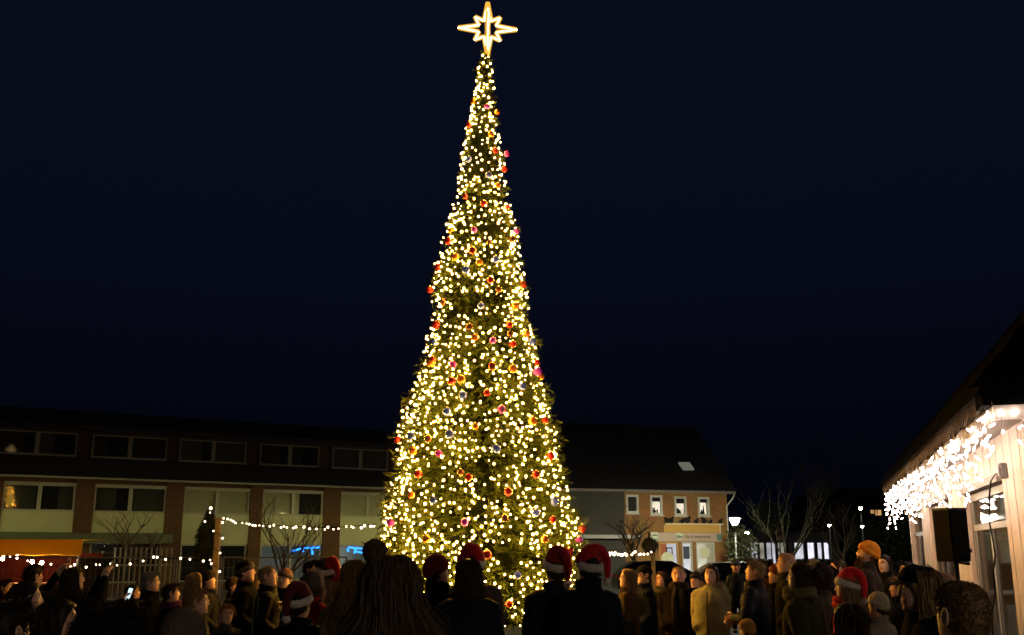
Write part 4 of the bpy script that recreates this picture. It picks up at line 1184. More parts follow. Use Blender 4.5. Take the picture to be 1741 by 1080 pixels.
def hairline(az, front=.078, side=.0, back=-.085):
    a_ = np.abs(np.degrees(az))
    return np.interp(a_, [0, 35, 65, 85, 110, 180], [front, front - .004, .035, side, (side + back) / 2, back])
def xform(v, M):
    v = np.asarray(v); sh = v.shape
    q = v.reshape(-1, 3) @ np.array(M.to_3x3()).T + np.array(M.translation)
    return q.reshape(sh)
def hair_cap(m, M, off=.012, **kw):
    az = np.linspace(-math.pi, math.pi, 41)[:-1]
    rows = []
    hl = hairline(az, **kw)
    for t in np.linspace(0, 1, 14):
        z = .118 + (hl - .118) * t
        P = head_surf(az, z, off * (1.0 if t < .95 else .25))
        P = P + (RNG.normal(0, .0018, P.shape) if 0 < t < 1 else 0)
        rows.append(xform(P, M))
    m.loft(rows, cap=False)
    m.add(xform(head_surf(az, np.full(len(az), .118), off), M), [tuple(range(40))])
def build_hair(style, M, n):
    m = MB()
    az = RNG.uniform(-math.pi, math.pi, n)
    if style in ('short', 'receding', 'crop'):
        fr = .11 if style == 'receding' else .078
        hair_cap(m, M, .009 if style != 'crop' else .004, front=fr)
        hl = hairline(az, front=fr)
        z = hl + (.117 - hl) * RNG.uniform(0, 1, n) ** .8
        P0 = head_surf(az, z, .004)
        ln = .034 if style != 'crop' else .008
        ln = ln * np.where(RNG.uniform(0, 1, (n, 1)) < (.12 if style != 'crop' else 0), 1.7, 1.0)
        dirn = head_surf(az, z, .03) - head_surf(az, z, 0)
        dirn /= np.linalg.norm(dirn, axis=1, keepdims=True) + 1e-9
        comb = np.stack([-np.sin(az) * 0, np.full(n, .55), np.full(n, -.35)], 1) * np.where(np.cos(az) > -.2, 1, -.2)[:, None]
        d1 = dirn * .55 + comb + RNG.normal(0, .25, (n, 3)); d1[:, 2] -= .25 * (z < .05)
        L_ = ln * RNG.uniform(.6, 1.2, (n, 1))
        P = np.stack([P0, P0 + (dirn * .7 + d1 * .3) * L_ * .6, P0 + d1 * L_], 1)
        m.ribbons(xform(P, M), .004)
    elif style == 'curly':
        hair_cap(m, M, .03, front=.06, side=-.03, back=-.11)
        hl = hairline(az, front=.06, side=-.03, back=-.11)
        z = hl + (.117 - hl) * RNG.uniform(0, 1, n)
        P0 = head_surf(az, z, .02)
        out = head_surf(az, z, .06) - head_surf(az, z, .02); out /= np.linalg.norm(out, axis=1, keepdims=True) + 1e-9
        t = np.linspace(0, 1, 8)[None, :, None]
        ph = RNG.uniform(0, 6.28, (n, 1, 3)); fq = RNG.uniform(6, 11, (n, 1, 1))
        P = P0[:, None] + out[:, None] * t * RNG.uniform(.02, .06, (n, 1, 1)) + .013 * np.sin(fq * t + ph) * (t > 0) - np.array([0, 0, .02]) * t ** 2
        m.ribbons(xform(P, M), .004)
    else:
        zend, spread = {'bob': (-.15, .115), 'long': (-.34, .15), 'verylong': (-.56, .18), 'updo': (-.09, .10), 'pony': (-.08, .1)}[style]
        kw = dict(front=.078, side=-.06 if style not in ('updo',) else -.01, back=-.115)
        hair_cap(m, M, .016, **kw)
        a_ = np.abs(az)
        keep = a_ > (1.5 if style == 'bob' else 1.3)
        az = az[keep]; n = len(az)
        zr = np.where(RNG.uniform(0, 1, n) < .25, RNG.uniform(.112, .118, n), RNG.uniform(.0, .112, n))
        if style in ('bob', 'long', 'verylong'):
            k = 10
            t = np.linspace(0, 1, k)[None, :]
            z = zr[:, None] + (zend * RNG.uniform(.82, 1.05, (n, 1)) - zr[:, None]) * t
            lat = np.sin(az)[:, None]; bk = np.cos(az)[:, None]
            base = head_surf(np.repeat(az[:, None], k, 1), np.clip(z, -.03, .118), .018)
            dn = np.clip((-.02 - z) / .18, 0, 1)
            wx = .088 + (spread - .088) * dn; wy = .110 + .055 * dn
            x = np.where(z > -.03, base[..., 0], lat * wx); y = np.where(z > -.03, base[..., 1], bk * wy - .005)
            jit = RNG.normal(0, .006, (n, 1, 3)) + .006 * np.sin(t[..., None] * RNG.uniform(4, 11, (n, 1, 3)) + RNG.uniform(0, 6.28, (n, 1, 3)))
            lk = ((az + math.pi) / (2 * math.pi) * 34 + RNG.normal(0, 1.6, n)).astype(int)
            rl = np.random.default_rng(int(n)); ph_ = rl.uniform(0, 6.28, (60, 3)); am_ = rl.uniform(.3, 1.6, (60, 1)); fq_ = rl.uniform(5, 10, (60, 1))
            wave = .009 * am_[lk % 60][:, None, :] * np.sin(fq_[lk % 60][:, None, :] * t[..., None] + ph_[lk % 60][:, None, :])
            stray = np.where(RNG.uniform(0, 1, (n, 1, 1)) < .06, 3.0, 1.0)
            P = np.stack([x, y, z + np.where(z > .03, .012, 0)], 2) + jit * stray * np.clip(.4 + dn[..., None], 0, 1.3) + wave * np.clip(dn[..., None] * 1.2 + .15, 0, 1)
            m.ribbons(xform(P, M), .006 if n < 4000 else .0024)
            # solid inner mass
            aa = np.concatenate([np.linspace(1.45, math.pi, 12), np.linspace(-math.pi, -1.45, 12)[1:]])
            rows = []
            for z_ in np.linspace(.02, zend * .93, 10):
                dn_ = min(1, max(0, (-.02 - z_) / .18))
                wx_ = .084 + (spread - .09) * dn_; wy_ = .104 + .050 * dn_
                rows.append(xform(np.stack([np.sin(aa) * wx_, np.cos(aa) * wy_ - .005, np.full(len(aa), z_)], 1) + RNG.normal(0, .003, (len(aa), 3)), M))
            m.loft(rows, cap=False, closed=False)
        else:
            z0 = RNG.uniform(-.10, .10, n)
            k = 6; t = np.linspace(0, 1, k)[None, :, None]
            P0 = head_surf(az, z0, .017); tgt = np.array([0, -.115, .035 if style == 'updo' else .06])
            P = P0[:, None] * (1 - t) + (tgt + RNG.normal(0, .012, (n, 1, 3))) * t
            rad = np.linalg.norm(P - np.array([0, -.005, .01]), axis=2, keepdims=True)
            P = np.array([0, -.005, .01]) + (P - np.array([0, -.005, .01])) / rad * np.maximum(rad, .112)
            m.ribbons(xform(P + RNG.normal(0, .003, P.shape), M), .005)
            if style == 'updo':
                m.ball(M @ Vector((0, -.13, .04)), .05, 10, 8, noise=.06)
                q = RNG.normal(size=(300, 3)); q /= np.linalg.norm(q, axis=1, keepdims=True)
                t2 = np.cross(q, RNG.normal(size=q.shape)); t2 /= np.linalg.norm(t2, axis=1, keepdims=True)
                P = np.stack([q * .05, (q + t2 * .5) * .05, (q + t2) * .048], 1) + np.array([0, -.13, .04])
                m.ribbons(xform(P, M), .006 if n < 4000 else .0024)
            if style == 'pony':
                c = np.array([0, -.13, .06]); nn = 300
                t = np.linspace(0, 1, 8)[None, :, None]
                j = RNG.normal(0, .02, (nn, 1, 3))
                P = c + np.array([0, -.07, .03]) * np.sin(t * 1.8) + np.array([0, -.02, -.30]) * t ** 1.6 + j * np.sin(t * 3.0)
                m.ribbons(xform(P, M), .007)
    return m
def bun(m, M, c=(0, -.02, .16), r=.05):
    c = np.array(c)
    m.ball(M @ Vector(c), r, 16, 12, (1.0, 1.0, 1.1), noise=.03)
    m.tube([M @ Vector((c[0], c[1], .105)), M @ Vector((c[0], c[1], c[2] - r * .5))], [r * .9, r * .7], 10)
    q = RNG.normal(size=(700, 3)); q /= np.linalg.norm(q, axis=1, keepdims=True)
    t2 = np.cross(q, RNG.normal(size=q.shape)); t2 /= np.linalg.norm(t2, axis=1, keepdims=True)
    P = np.stack([q * r, (q * 1.02 + t2 * .25) * r, (q * .99 + t2 * .5) * r], 1) + c
    m.ribbons(xform(P, M), .006)
def fuzz(m, pts_, n_each, ln, w=.004):
    pts_ = np.repeat(np.asarray(pts_), n_each, 0)
    d = RNG.normal(size=pts_.shape); d /= np.linalg.norm(d, axis=1, keepdims=True)
    m.ribbons(np.stack([pts_, pts_ + d * ln * .6 + RNG.normal(0, ln * .15, d.shape), pts_ + d * ln], 1), w)
def beanie(o, M, c, top=.145, cuff=True, pom=None, low=.012, band=None, n=1.0, rib=True):
    az = np.linspace(-math.pi, math.pi, 73)[:-1]
    m = MB(); rows = []
    ribk = 1 + (.012 * np.cos(24 * az) if rib else 0)
    for t in np.linspace(0, 1, 12):
        z = low + (.112 - low) * t
        lowz = z + .032 * np.cos(az) * (1 - t)                # sits higher over the brow
        P = head_surf(az, lowz, .011 + .006 * math.sin(t * 3.1))
        P[:, 2] += (top - .125) * t ** 3
        P[:, :2] *= ribk[:, None] if rib else 1
        rows.append(xform(P, M))
    rows.append(xform(head_surf(az, np.full(72, .117), .014) * np.array([.6, .6, 1]) + np.array([0, 0, top - .125]), M))
    m.loft(rows, cap=False); m.add(rows[-1], [tuple(range(72))])
    hat = m.build('hat', c, o, True)
    if cuff:
        m = MB(); rows = []
        for zz, of in ((-.005, .009), (-.006, .017), (.022, .021), (.048, .021), (.050, .012)):
            z = low + zz + .032 * np.cos(az)
            P = head_surf(az, z, of); P[:, :2] *= (1 + .010 * np.cos(36 * az))[:, None]
            rows.append(xform(P, M))
        m.loft(rows, cap=False)
        m.build('cuff', band or c, hat, True)
    if pom is not None:
        m = MB(); cc = np.array(M @ Vector((0, -.01, top + .03)))
        m.ball(cc, .035, 10, 8)
        q = RNG.normal(size=(260, 3)); q /= np.linalg.norm(q, axis=1, keepdims=True)
        fuzz(m, cc + q * .033, 1, .018)
        m.build('pompom', pom, hat, True)
    return hat
M_FURW = mat('white_fur', (.55, .50, .46), .9, .12, 40, sheen=.5)
M_FURT = mat('tan_fur', (.34, .25, .12), .9, .35, 40, sheen=.4)
M_FURG = mat('grey_fur', (.30, .28, .24), .9, .3, 40, sheen=.4)
def santa(o, M, c, droop=(1, -.3), ln=.36, wh=None):
    az = np.linspace(-math.pi, math.pi, 31)[:-1]
    base_z = .040
    m = MB(); rows = []
    dx, dy = droop; dl = math.hypot(dx, dy); dx, dy = dx / dl, dy / dl
    k_ = ln / .36
    ctr = [(0, 0, base_z + .01, .101), (0, 0, base_z + .045, .099), (.004 * dx, .004 * dy, .115, .088), (.012 * dx, .012 * dy, .145, .068), (.045 * dx, .045 * dy, .158, .052), (.088 * dx, .088 * dy, .148, .044),
           (.122 * dx, .122 * dy, .112, .038), (.142 * dx, .142 * dy, .06, .033), (.150 * dx, .150 * dy, .06 - .05 * k_, .028), (.152 * dx, .152 * dy, .06 - .10 * k_, .022), (.150 * dx, .150 * dy, .06 - .15 * k_, .014)]
    for i, c4 in enumerate(ctr):
        p = Vector(c4[:3])
        a_, b_ = Vector(ctr[max(0, i - 1)][:3]), Vector(ctr[min(len(ctr) - 1, i + 1)][:3])
        d = (b_ - a_).normalized()
        hv = Vector((-dy, dx, 0)); u_ = d.cross(hv).normalized()
        rows.append([tuple(M @ (p + hv * (math.sin(q) * c4[3] * (.86 if i < 3 else 1) * (1 + .05 * math.sin(3 * q + i))) + u_ * (math.cos(q) * c4[3] * (1 + .05 * math.cos(2 * q - i))))) for q in az])
    m.loft(rows, cap=True)
    hat = m.build('hat', c, o, True)
    m = MB(); rows = []
    for q in np.linspace(0, 6.283, 10, endpoint=False):
        z = base_z + .028 * math.sin(q) + .016 * np.cos(az); of = .014 + .015 * math.cos(q)
        rows.append(xform(head_surf(az, z, of), M))
    rows.append(rows[0]); m.loft(rows, cap=False)
    fuzz(m, np.concatenate([r_ for r_ in rows[:-1]]), 3, .014)
    m.build('fur_band', wh or M_FURW, hat, True)
    m = MB(); cc = np.array(M @ p); m.ball(cc, .032, 10, 8)
    q = RNG.normal(size=(220, 3)); q /= np.linalg.norm(q, axis=1, keepdims=True); fuzz(m, cc + q * .03, 1, .016)
    m.build('pompom', wh or M_FURW, hat, True)
    return hat
def cap_hat(o, M, c, brim=.075, flat=False):
    az = np.linspace(-math.pi, math.pi, 49)[:-1]
    m = MB(); rows = []
    for t in np.linspace(0, 1, 9):
        z = .038 + (.115 - .038) * t
        P = head_surf(az, np.full(48, z) + .01 * np.cos(az), .015 + (.018 * math.sin(t * 3.1) if flat else .004))
        rows.append(xform(P, M))
    m.loft(rows, cap=False); m.add(rows[-1], [tuple(range(48))])
    hat = m.build('hat', c, o, True)
    m = MB()
    aa = np.linspace(-1.05, 1.05, 13)
    inner = head_surf(aa, np.full(13, .046), .014)
    outer = inner + np.stack([np.sin(aa) * brim * .35, brim * np.cos(aa) ** .6, -.022 * np.cos(aa)], 1)
    top = np.concatenate([inner, outer[::-1]]); bot = top - np.array([0, 0, .006])
    m.loft([xform(bot, M), xform(top, M)], cap=False)
    for L_ in (0, 26):
        V_ = xform(top if L_ else bot, M); m.add(V_, [(i, i + 1, 24 - i, 25 - i) for i in range(12)])
    m.build('brim', c, hat)
    return hat
def hood_up(o, M, c, fur=None, off=.035):
    aa = np.linspace(.95, 2 * math.pi - .95, 34)
    m = MB(); rows = []
    for z in np.linspace(-.17, .085, 16):
        P = head_surf(aa, np.full(34, z), off + (.012 if z < -.05 else 0)); rows.append(xform(P, M))
    for t in np.linspace(.15, 1, 6):
        P = head_surf(aa, np.full(34, .085), off) * np.array([1 - t * .97, 1 - t * .97, 1]) + np.array([0, .01 * t, .062 * math.sin(t * 1.57)]); rows.append(xform(P, M))
    m.loft(rows, cap=False, closed=False)
    hood = m.build('hood', c, o, True)
    ed = []
    for r_ in rows[:16]: ed.append(r_[0])
    arc = [xform(np.array([math.cos(q) * .078 * -1 * -1, .075 + .0, .085 + .075 * math.sin(q)]), M) for q in np.linspace(0, math.pi, 12)]
    ed2 = [r_[-1] for r_ in rows[:16]]
    path = [Vector(p) for p in ed] + [Vector(p) for p in arc] + [Vector(p) for p in ed2[::-1]]
    m = MB(); m.tube(path, .018 if fur else .012, 8)
    if fur: fuzz(m, [tuple(p) for p in path], 70, .05, .004)
    m.build('hood_trim', fur or c, hood, True)
    return hood
def hood_down(o, c, fur=None):
    m = MB()
    q = np.linspace(-2.2, 2.2, 16)
    path = [(.115 * math.sin(t), -.035 - .105 * math.cos(t), 1.475 + .015 * math.cos(t)) for t in q]
    m.tube(path, [.022 + .028 * max(0, math.cos(t * .7)) for t in q], 10)
    h = m.build('hood', c, o, True)
    if fur:
        m = MB(); pts_ = [(p[0] * 1.18, p[1] * 1.15, p[2] + .045) for p in path]
        m.tube(pts_, .022, 8); fuzz(m, pts_, 90, .05)
        m.build('fur_trim', fur, h, True)
def collar(o, c, r=1.0, h=.045):
    q = np.linspace(0, 6.283, 24, endpoint=False)
    m = MB()
    rows = []
    for z, k in ((1.455, 1.25), (1.50, 1.10), (1.50 + h, 1.15), (1.50 + h + .003, 1.02), (1.50, .92)):
        rows.append(np.stack([.088 * k * r * np.sin(q), .088 * k * r * np.cos(q) * 1.02 + .005, z - .02 * np.cos(q)], 1))
    m.loft(rows, cap=False)
    m.build('collar', c, o, True)
def scarf(o, c, ends=True, fat=1.0):
    m = MB()
    for k, (zz, rr_) in enumerate(((1.495, .102), (1.530, .096))):
        pts_ = [(rr_ * math.sin(q), rr_ * 1.05 * math.cos(q) + .008, zz + .012 * math.sin(2 * q + k)) for q in np.linspace(0, 6.283, 21)]
        m.tube(pts_, .028 * fat, 8)
    if ends:
        m.tube([(.03, .11, 1.47), (.05, .165, 1.36), (.05, .178, 1.18), (.055, .172, 1.02)], [.03, .032, .034, .03], 8)
        m.tube([(-.03, .11, 1.47), (-.04, .165, 1.36), (-.05, .178, 1.22)], [.03, .032, .034], 8)
    m.build('scarf', c, o, True)
def glasses(o, M):
    m = MB()
    for s in (-1, 1):
        m.tube([M @ Vector((s * .031 + .020 * math.cos(q), .1, .016 + .015 * math.sin(q))) for q in np.linspace(0, 6.283, 15)], .0018, 5)
        m.tube([M @ Vector((s * .051, .098, .02)), M @ Vector((s * .078, .03, .018)), M @ Vector((s * .079, -.015, .016))], .0018, 5)
    m.tube([M @ Vector((-.011, .1, .018)), M @ Vector((.011, .1, .018))], .0018, 5)
    m.build('glasses', M_BLACK, o)
def beard(o, M, c, n=500):
    m = MB()
    az = RNG.uniform(-1.35, 1.35, n); z = RNG.uniform(-.118, -.035, n)
    keep = ~((np.abs(az) < .35) & (z > -.075)); az, z = az[keep], z[keep]; n = len(az)
    P0 = head_surf(az, z, .002); d = head_surf(az, z, .03) - head_surf(az, z, 0); d /= np.linalg.norm(d, axis=1, keepdims=True) + 1e-9
    L_ = RNG.uniform(.012, .028, (n, 1))
    m.ribbons(xform(np.stack([P0, P0 + d * L_ * .5, P0 + d * L_ * .6 - np.array([0, 0, 1]) * L_], 1), M), .005)
    m.build('beard', c, o)
def person(x, y, d, f, label, coat=('jacket', BLK, 'shell'), pose='pockets', hat=None, hair=('short', H_BROWN), skin='fair', hy=0, hp=8, kid=0.0, extra=(), n=900, wide=1.0, face=True, group='people watching the tree', top_extra=None, tilt=0, lift=0.0):
    top = at(x, y, d)
    ex = {'none': .012, 'beanie': .035, 'pom': .09, 'santa': .055, 'cap': .02, 'hood': .045, 'flat': .03}[hat[0] if hat else 'none']
    if hair and hair[0] == 'curly': ex = .05
    if top_extra is not None: ex = top_extra
    k = 1.0 + kid
    neck_z = 1.505
    unit_top = neck_z + (.13 + .118 + ex) * k
    s = (top.z - lift) / unit_top
    o = empty('person', (top.x, d, lift), R(f), (s * wide, s * wide, s))
    tag(o, label, 'person', group)
    M = Matrix.Translation((0, .012, neck_z)) @ Matrix.Rotation(R(hy), 4, 'Z') @ Matrix.Rotation(R(tilt), 4, 'Y') @ Matrix.Rotation(R(hp), 4, 'X') @ Matrix.Translation((0, 0, .13 * k)) @ Matrix.Scale(k, 4)
    bv, bf = body_base(pose)
    m = MB(); m.add(bv, bf); m.add(xform(HEAD_V, M), HEAD_F)
    for q in ('R', 'L'):
        if pose != 'pockets':
            sh, el, wr = POSES[pose][q]
            hv, hf = hand_arrays(wr, el, curl=.45, mirror=-1 if q == 'R' else 1); m.add(hv, hf)
    sm = skin_mat(skin)
    m.build('body', sm, o, True)
    if face:
        for sx in (-1, 1):
            e_ = link('eye', EYE, o); e_.matrix_local = M @ Matrix.Translation((sx * .031, .0715, .017))
            b_ = link('eyebrow', BROW, o, m=hair_mat(hair[1] if hair else H_GREY)); b_.matrix_local = M @ Matrix.Translation((sx * .031, .0845, .038))
        l_ = link('lips', LIP, o, m=mat('lip_colour', (.42, .15, .12), .45)); l_.matrix_local = M @ Matrix.Translation((0, .089, -.059))
    cs, cc, ck = coat
    cm = cloth(cc, ck)
    c_ = link('coat', coat_mesh(cs, pose), o, m=cm)
    zy = {'jacket': .152, 'parka': .166, 'long': .156, 'puffer': .184}[cs]
    MB().tube([(.006, zy * .80, 1.44), (.004, zy * 1.0, 1.33), (.003, zy * 1.03, 1.15), (.002, zy * 1.04, .95), (0, zy * 1.10, .84)], .007, 5).build('zip', M_ZIP, o)
    link('trousers', TROUSERS, o, m=cloth((.014, .015, .022), 'wool'))
    for me in SHOES: link('shoe', me, o, m=M_BLACK)
    if hair:
        hm = build_hair(hair[0], M, n if hair[0] not in ('long', 'verylong', 'bob') else int(n * 1.3))
        if 'bun' in extra: bun(hm, M, (-.045, -.03, .15), .036)
        hm.build('hair', hair_mat(hair[1]), o, True)
    if hat:
        if hat[0] == 'beanie': beanie(o, M, cloth(hat[1], 'knit'), band=cloth(hat[2], 'knit') if len(hat) > 2 else None)
        elif hat[0] == 'pom': beanie(o, M, cloth(hat[1], 'knit'), pom=cloth(hat[2], 'wool'), band=cloth(hat[3], 'knit') if len(hat) > 3 else None)
        elif hat[0] == 'santa': santa(o, M, cloth(hat[1], 'felt'), hat[2])
        elif hat[0] == 'cap': cap_hat(o, M, cloth(hat[1], 'wool'))
        elif hat[0] == 'flat': cap_hat(o, M, cloth(hat[1], 'wool'), .05, True)
        elif hat[0] == 'hood': hood_up(o, M, cloth(hat[1], 'wool'), hat[2])
    if 'hooddown' in extra: hood_down(o, cm)
    elif 'furhood' in extra: hood_down(o, cm, M_FURT)
    else: collar(o, cm, h=random.uniform(.02, .065))
    if 'glasses' in extra: glasses(o, M)
    for e_ in extra:
        if isinstance(e_, tuple) and e_[0] == 'scarf': scarf(o, cloth(e_[1], 'knit'), e_[2] if len(e_) > 2 else True, e_[3] if len(e_) > 3 else 1.0)
        if isinstance(e_, tuple) and e_[0] == 'beard': beard(o, M, hair_mat(e_[1]))
        if isinstance(e_, tuple) and e_[0] == 'badge':                        # printed patches on the chest
            for (bx_, bz_, rx_, rz_) in e_[1]:
                MB().loft([[(bx_ + rx_ * math.cos(q), yy, bz_ + rz_ * math.sin(q)) for q in np.linspace(0, 6.283, 14, endpoint=False)] for yy in (.12, .166)]).build('badge', mat('badge_white', (.55, .53, .46), .6, .2, 60), o)
    return o, M, s
def phone_for(o, M_, s, pose, lit, label, Y=None):
    wr = POSES[pose]['R'][2]
    loc = {'phone': (0, .44, 1.545), 'phone_high': (0, .36, 1.745), 'phone_low': (.0, .345, 1.40)}[pose]
    W_ = o.matrix_world if False else Matrix.Translation(o.location) @ Matrix.Rotation(o.rotation_euler.z, 4, 'Z') @ Matrix.Diagonal((*o.scale, 1))
    p = W_ @ Vector(loc)
    e = empty('phone', tuple(p), o.rotation_euler.z)
    e.rotation_euler = (R(-12) if pose != 'phone_low' else R(-35), 0, o.rotation_euler.z)
    if lit: e.rotation_euler = (R(-15), R(6), R(-28))
    bevel_box(MB(), (0, 0, 0), (.074, .009, .15), .004).build('case', M_BLACK, e)
    scr = MB().bx(-.033, .033, -.0068, -.0052, -.07, .07)
    scr.build('screen', emit('phone_screen', (.55, .8, 1.0), 1.6) if lit else emit('phone_screen_dim', (1.0, .7, .35), .10), e)
    tag(e, label, 'phone')
    return e
M_ZIP = mat('dull_zip', (.006, .006, .006), .8, spec=.03)
RED, MAROON = (.42, .012, .015), (.10, .008, .018)

# ------------------------------------------------------------------ the crowd, left to right
person(11, 985, 13, -75, 'brown-haired person at the far left edge in a plum jacket', ('jacket', (.05, .02, .04), 'wool'), hair=('short', H_BROWN), skin='mid')
person(60, 960, 11, -40, 'person with raised arms in a dark coat below the orange awning', ('jacket', BLK, 'wool'), 'phone_high', hair=('short', H_DARK), hy=10)
person(50, 990, 7.0, -62, 'dark-haired person looking right with a pale hood edge at far left', ('jacket', CHAR, 'wool'), hair=('bob', H_DARK), extra=('hooddown',), n=1800)
o, M, s = person(128, 964, 10.5, -55, 'woman with long brown hair filming, right of the red stall', ('jacket', BLK, 'wool'), 'phone_high', hair=('long', H_BROWN), n=1500)
phone_for(o, M, s, 'phone_high', False, 'phone raised by the brown-haired woman right of the red stall')
o, M, s = person(166, 983, 12.6, -78, 'grey-haired woman looking down at a glowing phone', ('jacket', CHAR, 'wool'), 'phone', hair=('bob', H_GREY), hp=-18)
phone_for(o, M, s, 'phone', True, 'glowing phone held by the grey-haired woman')
person(105, 1020, 5.0, -68, 'dark-haired person in profile close to the camera at lower left', ('jacket', BLK, 'wool'), hair=('bob', H_DARK), n=2600, skin='mid')
person(20, 1022, 4.2, -20, 'dark figure cut by the lower left corner', ('jacket', NAVY, 'wool'), hair=('short', H_DARK), n=1800)
person(200, 1019, 3.7, -40, 'near person with a bushy head of dark curls at lower left', ('jacket', BLK, 'wool'), hair=('curly', H_DARK), n=5200)
person(258, 972, 11.5, -70, 'grey-haired man with glasses and a black coat with a small pin', ('parka', BLK, 'wool'), hair=('short', H_GREY), extra=('glasses', ('badge', ((.06, 1.24, .012, .018),))))
o, M, s = person(293, 992, 11.2, -60, 'person in a dark jacket filming left of the light-wrapped post', ('jacket', CHAR, 'wool'), 'phone', hair=('short', H_BROWN), extra=(('scarf', (.08, .02, .06), False),))
phone_for(o, M, s, 'phone', False, 'black phone held up left of the light-wrapped post')
person(333, 974, 11.8, -35, 'blond woman in an olive coat seen from behind by the wooden post', ('jacket', (.04, .034, .016), 'wool'), hair=('bob', H_BLOND), n=1200)
person(357, 968, 13, -75, 'man in a dark knit cap just right of the wooden post', ('jacket', BLK, 'shell'), hat=('beanie', (.03, .02, .02)), hair=('crop', H_DARK), skin='rosy', hp=14)
person(338, 1002, 9.6, -72, 'boy with short blond hair looking right', ('jacket', CHAR, 'shell'), hair=('short', H_BLOND), kid=.12, hp=6)
person(318, 1031, 4.2, -25, 'near head in a grey-brown knit beanie at lower left', ('jacket', CHAR, 'wool'), hat=('beanie', (.085, .06, .052)), hair=('crop', H_DARK))
person(386, 1027, 11.5, -150, 'small blond child facing the camera', ('jacket', (.05, .045, .045), 'shell'), hair=('short', H_BLOND), kid=.25, hp=0)
person(420, 951, 12.2, -80, 'tall man in a dark pompom beanie and black coat', ('parka', BLK, 'wool'), hat=('beanie', (.012, .012, .016), (.10, .08, .08)), hair=('crop', H_DARK), skin='rosy', wide=1.04)
person(457, 961, 11.6, -78, 'man with cropped fair hair and white badges on a black jacket', ('jacket', BLK, 'shell'), hair=('crop', H_BLOND), skin='rosy', wide=1.04, extra=(('badge', ((-.10, 1.27, .028, .04), (.09, 1.35, .05, .012), (.09, 1.27, .034, .03))),))
person(486, 965, 12.8, 160, 'person in a grey and red beanie right of the badged man', ('jacket', BLK, 'wool'), hat=('beanie', (.16, .08, .06), (.12, .09, .08)), hair=('crop', H_BROWN), hp=2)
person(531, 952, 13.2, -95, 'dark-haired man half hidden behind a fur hood', ('jacket', CHAR, 'wool'), hair=('short', H_DARK), skin='mid')
person(553, 947, 12.4, -30, 'person in a black speckled hat beside the santa hats', ('jacket', BLK, 'wool'), hat=('flat', (.010, .010, .012)), hair=('short', H_DARK), face=False)
person(566, 950, 11.6, -40, 'person in a bright santa hat left of the big hair bun', ('jacket', (.14, .11, .05), 'wool'), hat=('santa', RED, (.9, -.2)), hair=('short', H_BROWN), face=False, top_extra=.05)
person(530, 972, 10.2, -30, 'person in a red coat with grey fur-edged hood up', ('jacket', (.25, .012, .012), 'wool'), hat=('hood', (.05, .045, .04), M_FURG), hair=None, face=False)
person(580, 977, 9.6, -35, 'child in a plain red knit hat left of the big hair bun', ('jacket', (.16, .13, .06), 'wool'), hat=('beanie', (.30, .012, .010)), hair=('bob', H_BLOND), face=False)
person(513, 993, 7.8, -18, 'person in a dark red santa hat with white band lower left of centre', ('jacket', BLK, 'wool'), hat=('santa', MAROON, (-.3, -.8)), hair=('short', H_DARK), face=False, top_extra=.05)
person(606, 952, 7.6, -25, 'fair-haired person half hidden left of the big hair bun', ('jacket', (.14, .10, .05), 'wool'), hair=('long', (.14, .08, .03)), n=1500, face=False)
person(668, 911, 3.5, -6, 'near woman with very long dark hair and a bun, seen from behind', ('jacket', BLK, 'wool'), hair=('verylong', (.055, .034, .020)), n=16000, extra=('bun',), face=False, top_extra=.075)
person(745, 941, 8.6, -28, 'person in a maroon beanie and black coat in front of the tree', ('jacket', BLK, 'wool'), hat=('beanie', MAROON), hair=('crop', H_DARK), hy=-25)
person(806, 930, 9.6, 5, 'person in a red and white santa hat behind the brown-haired one', ('jacket', (.06, .045, .035), 'wool'), hat=('santa', RED, (-.5, .5)), hair=('short', H_BROWN), face=False, top_extra=.05)
person(797, 951, 8.0, 4, 'person with a dark brown bob and navy coat in front of the tree', ('jacket', NAVY, 'shell'), hair=('bob', (.028, .016, .010)), n=2400, face=False)
person(944, 933, 8.8, 14, 'man in a santa hat and navy jacket, left one of the pair', ('jacket', NAVY, 'shell'), hat=('santa', (.30, .012, .014), (.35, -.8)), hair=('short', H_BROWN), face=False, top_extra=.05, wide=1.04)
person(1000, 931, 8.5, 22, 'person in a drooping santa hat and black coat, right one of the pair', ('jacket', NAVY, 'wool'), hat=('santa', RED, (1.0, -.1)), hair=('short', H_DARK), face=False, top_extra=.05, wide=1.04)
o, M, s = person(1066, 967, 12.6, 82, 'blond woman with glasses and a yellow fringed shawl facing left', ('jacket', (.045, .028, .010), 'wool'), 'folded', hair=('bob', H_BLOND), extra=('glasses',), n=1300)
m_ = MB()
for k in range(26):
    q = -1.2 + k * .1
    xx, yy = .23 * math.sin(q), .20 * math.cos(q) + .02
    m_.tube([(xx * .8, yy * .9, 1.16), (xx, yy, 1.06), (xx * 1.05, yy * 1.05, .92)], [.028, .032, .02], 6)
    for j in range(3): m_.tube([(xx * 1.04 + random.uniform(-.02, .02), yy * 1.05, .94), (xx * 1.08 + random.uniform(-.04, .04), yy * 1.1 + random.uniform(-.02, .03), .70)], [.007, .004], 4)
m_.build('shawl', cloth((.55, .28, .05), 'wool'), o, True)
person(1095, 961, 13.4, 95, 'man in a dark peaked cap behind the woman with the shawl', ('parka', NAVY, 'wool'), hat=('cap', (.010, .010, .014)), hair=('crop', H_DARK), skin='mid', hp=4)
person(1153, 962, 13.0, 165, 'bald man in a long dark brown coat facing the camera', ('long', (.012, .008, .005), 'wool'), hair=('crop', (.30, .2, .12)), skin='rosy', hp=6, extra=(('scarf', (.03, .02, .015)),), wide=1.08)
